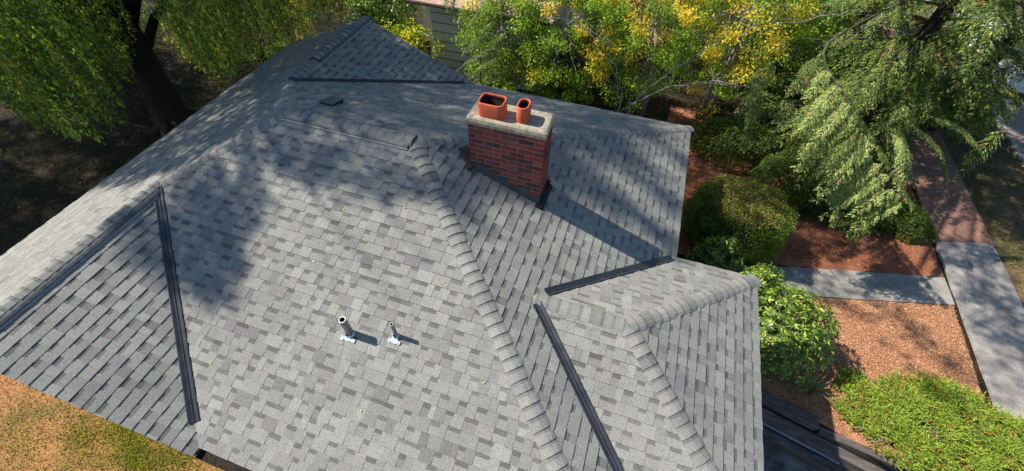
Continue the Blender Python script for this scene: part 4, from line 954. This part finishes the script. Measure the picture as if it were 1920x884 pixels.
def low_shrub(label, cx, cy, rx, ry, h, n, seed, pal, leaf=(0.06, 0.03), name='low_shrub', upw=0.3, mt='leaf', group='low shrubs under the conifers'):
    global rng
    rng = np.random.default_rng(seed); root = thing(name, label, 'shrub', (cx, cy, G), group)
    th = rng.uniform(0, 2*np.pi, n); rr_ = np.sqrt(rng.random(n)); wob = 1+0.13*np.sin(th*3+seed)+0.08*np.sin(th*7)
    x = np.cos(th)*rr_*wob; y = np.sin(th)*rr_*wob; hh = np.sqrt(np.maximum(0.04, 1-np.minimum(rr_, 1)**2.2))*(1+0.14*np.sin(x*9+seed)*np.cos(y*8))
    p = np.stack([cx+x*rx, cy+y*ry, G+h*hh*rng.uniform(0.55, 1.05, n)], 1); ax = np.stack([x, y, np.full(n, upw)], 1)+rdir(n)*0.8
    ln_ = leaf[0]*rng.uniform(0.6, 1.4, n); leaf_mesh('foliage', p, ax, unit(rdir(n)*0.7+np.array([0, 0, 1.0])), ln_, ln_*leaf[1]/leaf[0], tints(n, pal), M[mt], root)
    mb = MB()
    for k in range(14):
        a = rng.uniform(0, 6.28); mb.tube([(cx, cy, G), (cx+math.cos(a)*rx*.4, cy+math.sin(a)*ry*.4, G+h*.5), (cx+math.cos(a)*rx*.8, cy+math.sin(a)*ry*.8, G+h*.6)], [0.02, 0.012, 0.004], 4)
    mb.build('stem', M['twig'], root)
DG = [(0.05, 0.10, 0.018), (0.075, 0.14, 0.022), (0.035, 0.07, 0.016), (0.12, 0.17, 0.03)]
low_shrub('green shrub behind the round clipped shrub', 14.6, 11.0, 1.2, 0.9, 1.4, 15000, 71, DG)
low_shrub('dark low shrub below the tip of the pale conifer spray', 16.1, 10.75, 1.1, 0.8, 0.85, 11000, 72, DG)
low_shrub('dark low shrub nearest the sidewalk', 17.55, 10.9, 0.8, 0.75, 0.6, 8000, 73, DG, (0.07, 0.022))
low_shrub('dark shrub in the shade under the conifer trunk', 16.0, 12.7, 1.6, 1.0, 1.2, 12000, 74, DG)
low_shrub('dark shrub added to deepen the shade behind the far right roof corner', 13.0, 12.5, 1.5, 0.9, 1.1, 14000, 75, DG)  # added to darken the sunlit mulch at this spot
# spreading juniper: many short upright feathery shoots
def juniper():
    global rng
    rng = np.random.default_rng(81); root = thing('juniper', 'bright green spreading juniper in the sunlit bed above the timber wall', 'shrub', (17.2, 4.95, G)); L = Leaves()
    n = 4600; k = 0; r = random.Random(8)
    while k < n:
        x, y = r.uniform(14.9, 20.2), r.uniform(3.75, 6.3)
        f = ((x-17.35)/2.25)**2+((y-4.95-0.1*math.sin(x*3))/1.02)**2+0.12*math.sin(x*5)*math.cos(y*6)
        if f > 1 or (math.sin(x*4.3+2)*math.cos(y*5.1+x) > 0.72 and r.random() < 0.85): continue
        h = 0.55*math.sqrt(max(0.05, 1-f))*(1+0.32*math.sin(x*6.1+1)*math.cos(y*7.3)); b = np.array([x, y, G+h*0.55]); a = r.uniform(0, 6.28); d = np.array([math.cos(a)*0.75, math.sin(a)*0.75, 0.75+r.uniform(-.2, .3)]); d /= np.linalg.norm(d)
        ln_ = r.uniform(0.14, 0.28); m = 20; t = np.linspace(0.05, 1, m)[:, None]; pos = b+d*t*ln_+np.array([0, 0, -0.05])*t*t
        ax = d+rdir(m)*0.75; tone = r.uniform(0.75, 1.2); l_ = rng.uniform(0.03, 0.055, m)*(1.2-0.5*t[:, 0])
        tt = tints(m, [(0.20, 0.31, 0.035), (0.28, 0.40, 0.05), (0.36, 0.46, 0.07)] if r.random() < 0.95 else [(0.4, 0.2, 0.05)])*tone*(0.75+0.35*t)
        L.add(pos, ax, rdir(m)+np.array([0, 0, .6]), l_, l_*0.34, tt); k += 1
    L.build('foliage', M['needle'], root)
    mb = MB()
    for i in range(60):
        x, y = 17.35+r.uniform(-2, 2), 4.95+r.uniform(-.85, .85); mb.tube([(17.3, 4.9, G+0.02), ((17.3+x)/2, (4.9+y)/2, G+0.1), (x, y, G+0.16)], [0.03, 0.02, 0.006], 5)
    mb.build('stem', M['twig'], root)
juniper()
def iris():
    r = random.Random(3); mb = MB(); c = Vector((14.75, 4.95, G))
    for k in range(26):
        a = r.uniform(0, 6.28); l_ = r.uniform(0.3, 0.55); d = Vector((math.cos(a), math.sin(a), 0)); sdv = Vector((-d.y, d.x, 0)); b = c+d*r.uniform(0, .06)
        q = [b, b+d*l_*.3+Z*l_*.6, b+d*l_*.8+Z*l_*r.uniform(.3, .75)]; w0 = 0.016
        cc = r.choice([(0.10, 0.20, 0.09), (0.15, 0.25, 0.12), (0.34, 0.24, 0.12)])
        mb.face([q[0]-sdv*w0, q[0]+sdv*w0, q[1]+sdv*w0, q[1]-sdv*w0], cc); mb.face([q[1]-sdv*w0, q[1]+sdv*w0, q[2]+sdv*.003, q[2]-sdv*.003], cc)
    o = mb.build('iris_clump', M['leaf'], colored=True); tag(o, 'clump of sword-shaped blue-green leaves at the end of the timber wall', 'plant')
iris()

# ------------------------------------------------------------ timber retaining wall with a pale pipe on its step
M['timber'] = noisy('old_timber', [(0.3, (0.05, 0.042, 0.04)), (0.5, (0.10, 0.085, 0.078)), (0.75, (0.19, 0.165, 0.15))], 4, 0.9, (40, (0.7,)*3, (1.25,)*3), (0.7, 0.01), stretch=(0.6, 3, 3))
rw = thing('retaining_wall', 'weathered timber retaining wall holding the bed above the driveway', 'wall', (14.5, 4.35, G-0.62))
def beam(a, b, wd, z0, z1, name='timber'):
    a, b = Vector((*a, 0)), Vector((*b, 0)); t = (b-a).normalized(); nn_ = Vector((-t.y, t.x, 0)); mb = MB()
    Mx = Matrix(((t.x, nn_.x, 0, a.x), (t.y, nn_.y, 0, a.y), (0, 0, 1, 0), (0, 0, 0, 1))); L_ = (b-a).length
    x0, x1, y0, y1, c_ = 0, L_, -wd/2, wd/2, 0.012
    lo = [(x0, y0), (x1, y0), (x1, y1), (x0, y1)]
    def ring(i, z): return [Mx @ Vector((x+(i if x == x0 else -i), y+(i if y == y0 else -i), z)) for x, y in lo]
    loft([ring(0, z0), ring(0, z1-c_), ring(c_, z1)], mb); return mb.build(name, M['timber'], rw)
beam((12.45, 4.82), (14.85, 4.30), 0.24, G-0.62, G+0.10)
beam((12.4, 4.56), (16.10, 3.74), 0.20, G-0.62, G-0.075)
beam((14.87, 4.20), (18.1, 3.80), 0.15, G-0.62, G+0.02)
beam((16.12, 3.70), (26, 3.44), 0.16, G-0.62, G-0.15)
beam((12.4, 4.34), (15.2, 3.70), 0.16, G-0.62, G-0.33)
mb = MB(); mb.tube([(12.6, 4.40, G-0.285), (14.0, 4.09, G-0.285), (15.35, 3.79, G-0.285)], [0.036]*3, 10); tag(mb.build('drain_pipe', M['pipe'], smooth=True), 'pale grey drain pipe lying along the step of the timber wall', 'pipe')

# ------------------------------------------------------------ neighbouring building
M['siding'] = noisy('grey_siding', [(0.3, (0.66, 0.60, 0.74)), (0.7, (0.74, 0.68, 0.82))], 2, 0.75, None, (0.1, 0.01))
M['nroof'] = noisy('brown_roof', [(0.3, (0.28, 0.19, 0.15)), (0.5, (0.42, 0.30, 0.24)), (0.75, (0.52, 0.38, 0.31))], 4, 0.95, (40, (0.7,)*3, (1.2,)*3), (0.5, 0.02))
nb = thing('neighbouring_house', 'grey-sided neighbouring building with a brown roof beyond the far gable', 'house', (4.5, 15, G))
NX0, NY = 2.05, 13.75; NZT = -0.15
mb = MB(); pitch_ = 0.33; z = G
while z < NZT:     # lapped boards
    z1 = min(z+pitch_, NZT)
    mb.face([(NX0, NY-0.035, z), (NX0+4.2, NY-0.035, z), (NX0+4.2, NY, z1), (NX0, NY, z1)]); mb.face([(NX0, NY, z), (NX0+4.2, NY, z), (NX0+4.2, NY-0.035, z), (NX0, NY-0.035, z)])
    mb.face([(NX0-0.018, NY+7, z), (NX0-0.018, NY, z), (NX0, NY, z1), (NX0, NY+7, z1)]); z = z1
lap_shade = MB()  # black strips painting the shadow line under each board lap
for k in range(1, 9): lap_shade.box(NX0-0.002, NX0+4.2, NY-0.042, NY-0.02, G+k*pitch_-0.014, G+k*pitch_+0.004)
lap_shade.build('lap_shadow', M['black'], nb)
mb.box(NX0+0.01, NX0+4.2, NY+0.01, NY+7, G, NZT-0.01); mb.build('wall', M['siding'], nb)
mb = MB(); mb.box(NX0-0.05, NX0+0.12, NY-0.05, NY+0.12, G, NZT-0.004); M['trim'] = noisy('white_trim', [(0.3, (0.80, 0.80, 0.80)), (0.7, (0.88, 0.88, 0.88))], 4, 0.6); mb.build('corner_trim', M['trim'], nb)
mb = MB(); mb.face([(NX0-0.5, NY-0.45, NZT+0.02), (NX0+4.6, NY-0.45, NZT+0.02), (NX0+4.6, NY+4, NZT+1.25), (NX0-0.5, NY+4, NZT+1.25)])
mb.face([(NX0-0.5, NY-0.45, NZT-0.02), (NX0-0.5, NY+4, NZT+1.2), (NX0+4.6, NY+4, NZT+1.2), (NX0+4.6, NY-0.45, NZT-0.02)])
mb.face([(NX0-0.5, NY-0.45, NZT-0.02), (NX0+4.6, NY-0.45, NZT-0.02), (NX0+4.6, NY-0.45, NZT+0.02), (NX0-0.5, NY-0.45, NZT+0.02)]); mb.face([(NX0-0.5, NY-0.45, NZT-0.02), (NX0-0.5, NY-0.45, NZT+0.02), (NX0-0.5, NY+4, NZT+1.25), (NX0-0.5, NY+4, NZT+1.2)])
mb.face([(NX0-0.5, NY+4, NZT+1.25), (NX0+4.6, NY+4, NZT+1.25), (NX0+4.6, NY+7.5, NZT+0.1), (NX0-0.5, NY+7.5, NZT+0.1)]); mb.build('roof', M['nroof'], nb)
mb = MB(); mb.tube([(NX0-0.5, NY-0.5, NZT+0.0), (NX0+4.6, NY-0.5, NZT+0.0)], [0.055, 0.055], 8); mb.build('gutter', M['fascia'], nb)
mb = MB(); mb.box(-3.0, NX0-0.04, 15.9, 16.0, G, -1.2); M['cream'] = noisy('cream_paint', [(0.3, (0.42, 0.38, 0.28)), (0.7, (0.52, 0.47, 0.36))], 3); o = mb.build('garden_wall', M['cream']); tag(o, 'low cream wall behind the yellow-green shrub, left of the neighbouring building', 'wall')

# ------------------------------------------------------------ parked cars glimpsed through the conifers
def parked_car(label, loc, rz, paint, seed):
    root = thing('parked_car', label, 'car', loc, 'cars parked along the street'); l_, w_, h_ = 4.5, 1.82, 1.6
    def ring(z, ins, x0, x1, sh=0): return [(x, y, z) for x, y in rrect(x0+sh, x1+sh, -w_/2+ins, w_/2-ins, 0.22, 4)]
    Mx = Matrix.Translation(loc) @ Matrix.Rotation(rz, 4, 'Z')
    def T(rg): return [Mx @ Vector(p) for p in rg]
    b = MB(); loft([T(ring(0.25, 0.06, -2.2, 2.2)), T(ring(0.45, 0.0, -2.25, 2.25)), T(ring(0.85, 0.02, -2.22, 2.2)), T(ring(0.98, 0.10, -2.12, 2.05))], b); b.build('body', paint, root, smooth=False)
    b = MB(); loft([T(ring(0.98, 0.12, -2.05, 1.15)), T(ring(1.42, 0.26, -1.75, 0.45))], b); b.build('window', M['glass'], root)
    b = MB(); loft([T(ring(1.421, 0.25, -1.78, 0.48)), T(ring(1.50, 0.34, -1.65, 0.35))], b); b.build('roof', paint, root)
    for sx in (-1.4, 1.4):
        for sy in (-1, 1):
            b = MB(); b.tube([Mx @ Vector((sx, sy*(w_/2-0.2), 0.33)), Mx @ Vector((sx, sy*(w_/2+0.01), 0.33))], [0.33, 0.33], 18); wl = b.build('wheel', M['black'], root)
            b = MB(); b.tube([Mx @ Vector((sx, sy*(w_/2-0.1), 0.33)), Mx @ Vector((sx, sy*(w_/2+0.016), 0.33))], [0.19, 0.19], 14); fix_sub(b.build('rim', M['pipe_rim'], root), wl)
    for sy in (-0.6, 0.6):
        b = MB(); b.box(2.17, 2.24, sy-0.18, sy+0.18, 0.62, 0.78, M=Mx); b.build('headlight', M['pipe_rim'], root)
M['car_white'] = noisy('car_paint_white', [(0.3, (0.62, 0.66, 0.72)), (0.7, (0.66, 0.70, 0.76))], 1, 0.25, None, None, spec=0.5)
M['car_blue'] = noisy('car_paint_blue', [(0.3, (0.30, 0.42, 0.58)), (0.7, (0.34, 0.46, 0.62))], 1, 0.25, None, None, spec=0.5)
parked_car('pale car parked at the right edge behind the conifer branches', (23.6, 21.6, G+0.006), R(90), M['car_white'], 1)
parked_car('light blue car farther up the street behind the conifers', (23.5, 28.2, G+0.006), R(90), M['car_blue'], 2)

# ------------------------------------------------------------ loose litter: grass, chips, fallen leaves
def scatter(name, label, region, n, z, size, pal, m, upright=0.15, w=0.4, patch=None):
    pts = []; xs = [p[0] for p in region]; ys = [p[1] for p in region]
    while len(pts) < n:
        x = rng.uniform(min(xs), max(xs), n); y = rng.uniform(min(ys), max(ys), n)
        for a, b in zip(x, y):
            if in_poly((a, b), region) and (patch is None or patch(a, b) > random.random()): pts.append((a, b, z))
            if len(pts) >= n: break
    p = np.array(pts)+np.stack([np.zeros(n), np.zeros(n), rng.uniform(0, 0.02, n)], 1); ax = rdir(n); ax[:, 2] = np.abs(ax[:, 2])*upright+upright*0.5
    ln_ = size*rng.uniform(0.5, 1.5, n); o = leaf_mesh(name, p, ax, rdir(n)*0.5+np.array([0, 0, 1.0]), ln_, ln_*w, tints(n, pal, None, 0.3), M[m]); tag(o, label, name.replace('_', ' '), kind='stuff'); return o
rng = np.random.default_rng(99)
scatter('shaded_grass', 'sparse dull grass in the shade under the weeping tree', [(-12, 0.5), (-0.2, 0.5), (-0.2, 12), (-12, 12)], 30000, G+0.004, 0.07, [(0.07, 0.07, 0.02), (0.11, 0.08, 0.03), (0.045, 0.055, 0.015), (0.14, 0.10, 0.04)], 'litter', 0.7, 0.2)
def gp(x, y): return 0.5+0.5*math.sin(x*1.7+0.6)*math.cos(y*2.3+1)
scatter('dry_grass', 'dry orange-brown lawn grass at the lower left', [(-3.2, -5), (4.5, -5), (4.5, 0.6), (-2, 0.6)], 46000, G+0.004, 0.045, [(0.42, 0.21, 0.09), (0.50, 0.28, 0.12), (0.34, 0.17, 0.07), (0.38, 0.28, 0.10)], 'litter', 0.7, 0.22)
def gpatch(x, y): d = ((x-2.3)/1.7)**2+((y+0.42)/0.62)**2; return (0.06+max(0, 0.8-d*0.8))*(0.15+0.9*gp(x*2.3, y*3.1)*gp(x*0.9+2, y*1.7))
scatter('green_grass', 'green tuft patch along the gable end', [(-0.5, -2.2), (4.5, -2.2), (4.5, 0.4), (-0.5, 0.4)], 11000, G+0.004, 0.055, [(0.24, 0.30, 0.05), (0.32, 0.34, 0.07), (0.38, 0.33, 0.08), (0.16, 0.22, 0.04)], 'leaf', 0.9, 0.22, gpatch)
scatter('bark_chips', 'reddish bark chips on the bed beyond the path', [(11.4, 8.0), (13.5, 8.2), (18.3, 9.4), (18.3, 13.4), (11.2, 14)], 42000, G+0.004, 0.034, [(0.28, 0.10, 0.05), (0.34, 0.14, 0.075), (0.20, 0.075, 0.045), (0.40, 0.20, 0.11)], 'litter', 0.15, 0.4)
scatter('wood_chips', 'pale wood chips on the sunlit bed by the rhododendrons', [(13.2, 4.9), (16, 4.2), (18.2, 5.0), (18.3, 8.35), (14.8, 7.4), (13.2, 7.0)], 44000, G+0.004, 0.032, [(0.42, 0.20, 0.10), (0.50, 0.27, 0.15), (0.33, 0.145, 0.075), (0.55, 0.36, 0.22)], 'litter', 0.15, 0.4)
scatter('verge_grass', 'thin brown and green grass on the verge', [(19.95, 4), (22, 4), (22, 22), (19.95, 22)], 22000, G+0.004, 0.055, [(0.10, 0.12, 0.03), (0.2, 0.14, 0.07), (0.14, 0.10, 0.05), (0.06, 0.09, 0.025)], 'litter', 0.8, 0.22)
scatter('fallen_leaves', 'fallen leaves under the weeping tree', [(-12, 1), (-0.2, 1), (-0.2, 12), (-12, 12)], 2600, G+0.008, 0.05, [(0.12, 0.09, 0.05), (0.17, 0.12, 0.05), (0.08, 0.055, 0.035), (0.20, 0.18, 0.06)], 'litter', 0.1, 0.6)
scatter('fallen_needles', 'reddish needles and leaves on the paving', [(18.4, 8), (19.9, 8), (19.9, 20), (18.4, 20)], 7000, G+0.058, 0.04, [(0.24, 0.13, 0.09), (0.18, 0.10, 0.08), (0.28, 0.2, 0.15)], 'litter', 0.08, 0.25, lambda x, y: 1 if y > 10.6 else 0.08)
# a few small yellow leaves lying on the shingles
o3 = MB(); r = random.Random(12)
for (x, y) in ((5.9, 2.5), (6.0, 3.3), (8.8, 1.75), (6.9, 3.55), (7.4, 1.0), (9.6, 0.9), (5.1, 0.9), (7.9, 2.7)):
    c0 = Vector((x, y, s*y+0.017)); a = r.uniform(0, 6.28); d = Vector((math.cos(a), math.sin(a), s*math.sin(a)))*0.02; e = Vector((-math.sin(a), math.cos(a), s*math.cos(a)))*0.011
    o3.face([c0-d, c0+e+Z*.002, c0+d+Z*.004, c0-e+Z*.002], r.choice([(0.5, 0.42, 0.12), (0.5, 0.35, 0.12), (0.6, 0.55, 0.35)]))
tag(o3.build('roof_litter', M['litter'], colored=True), 'few tiny yellow leaves scattered on the shingles', 'leaves', kind='stuff')
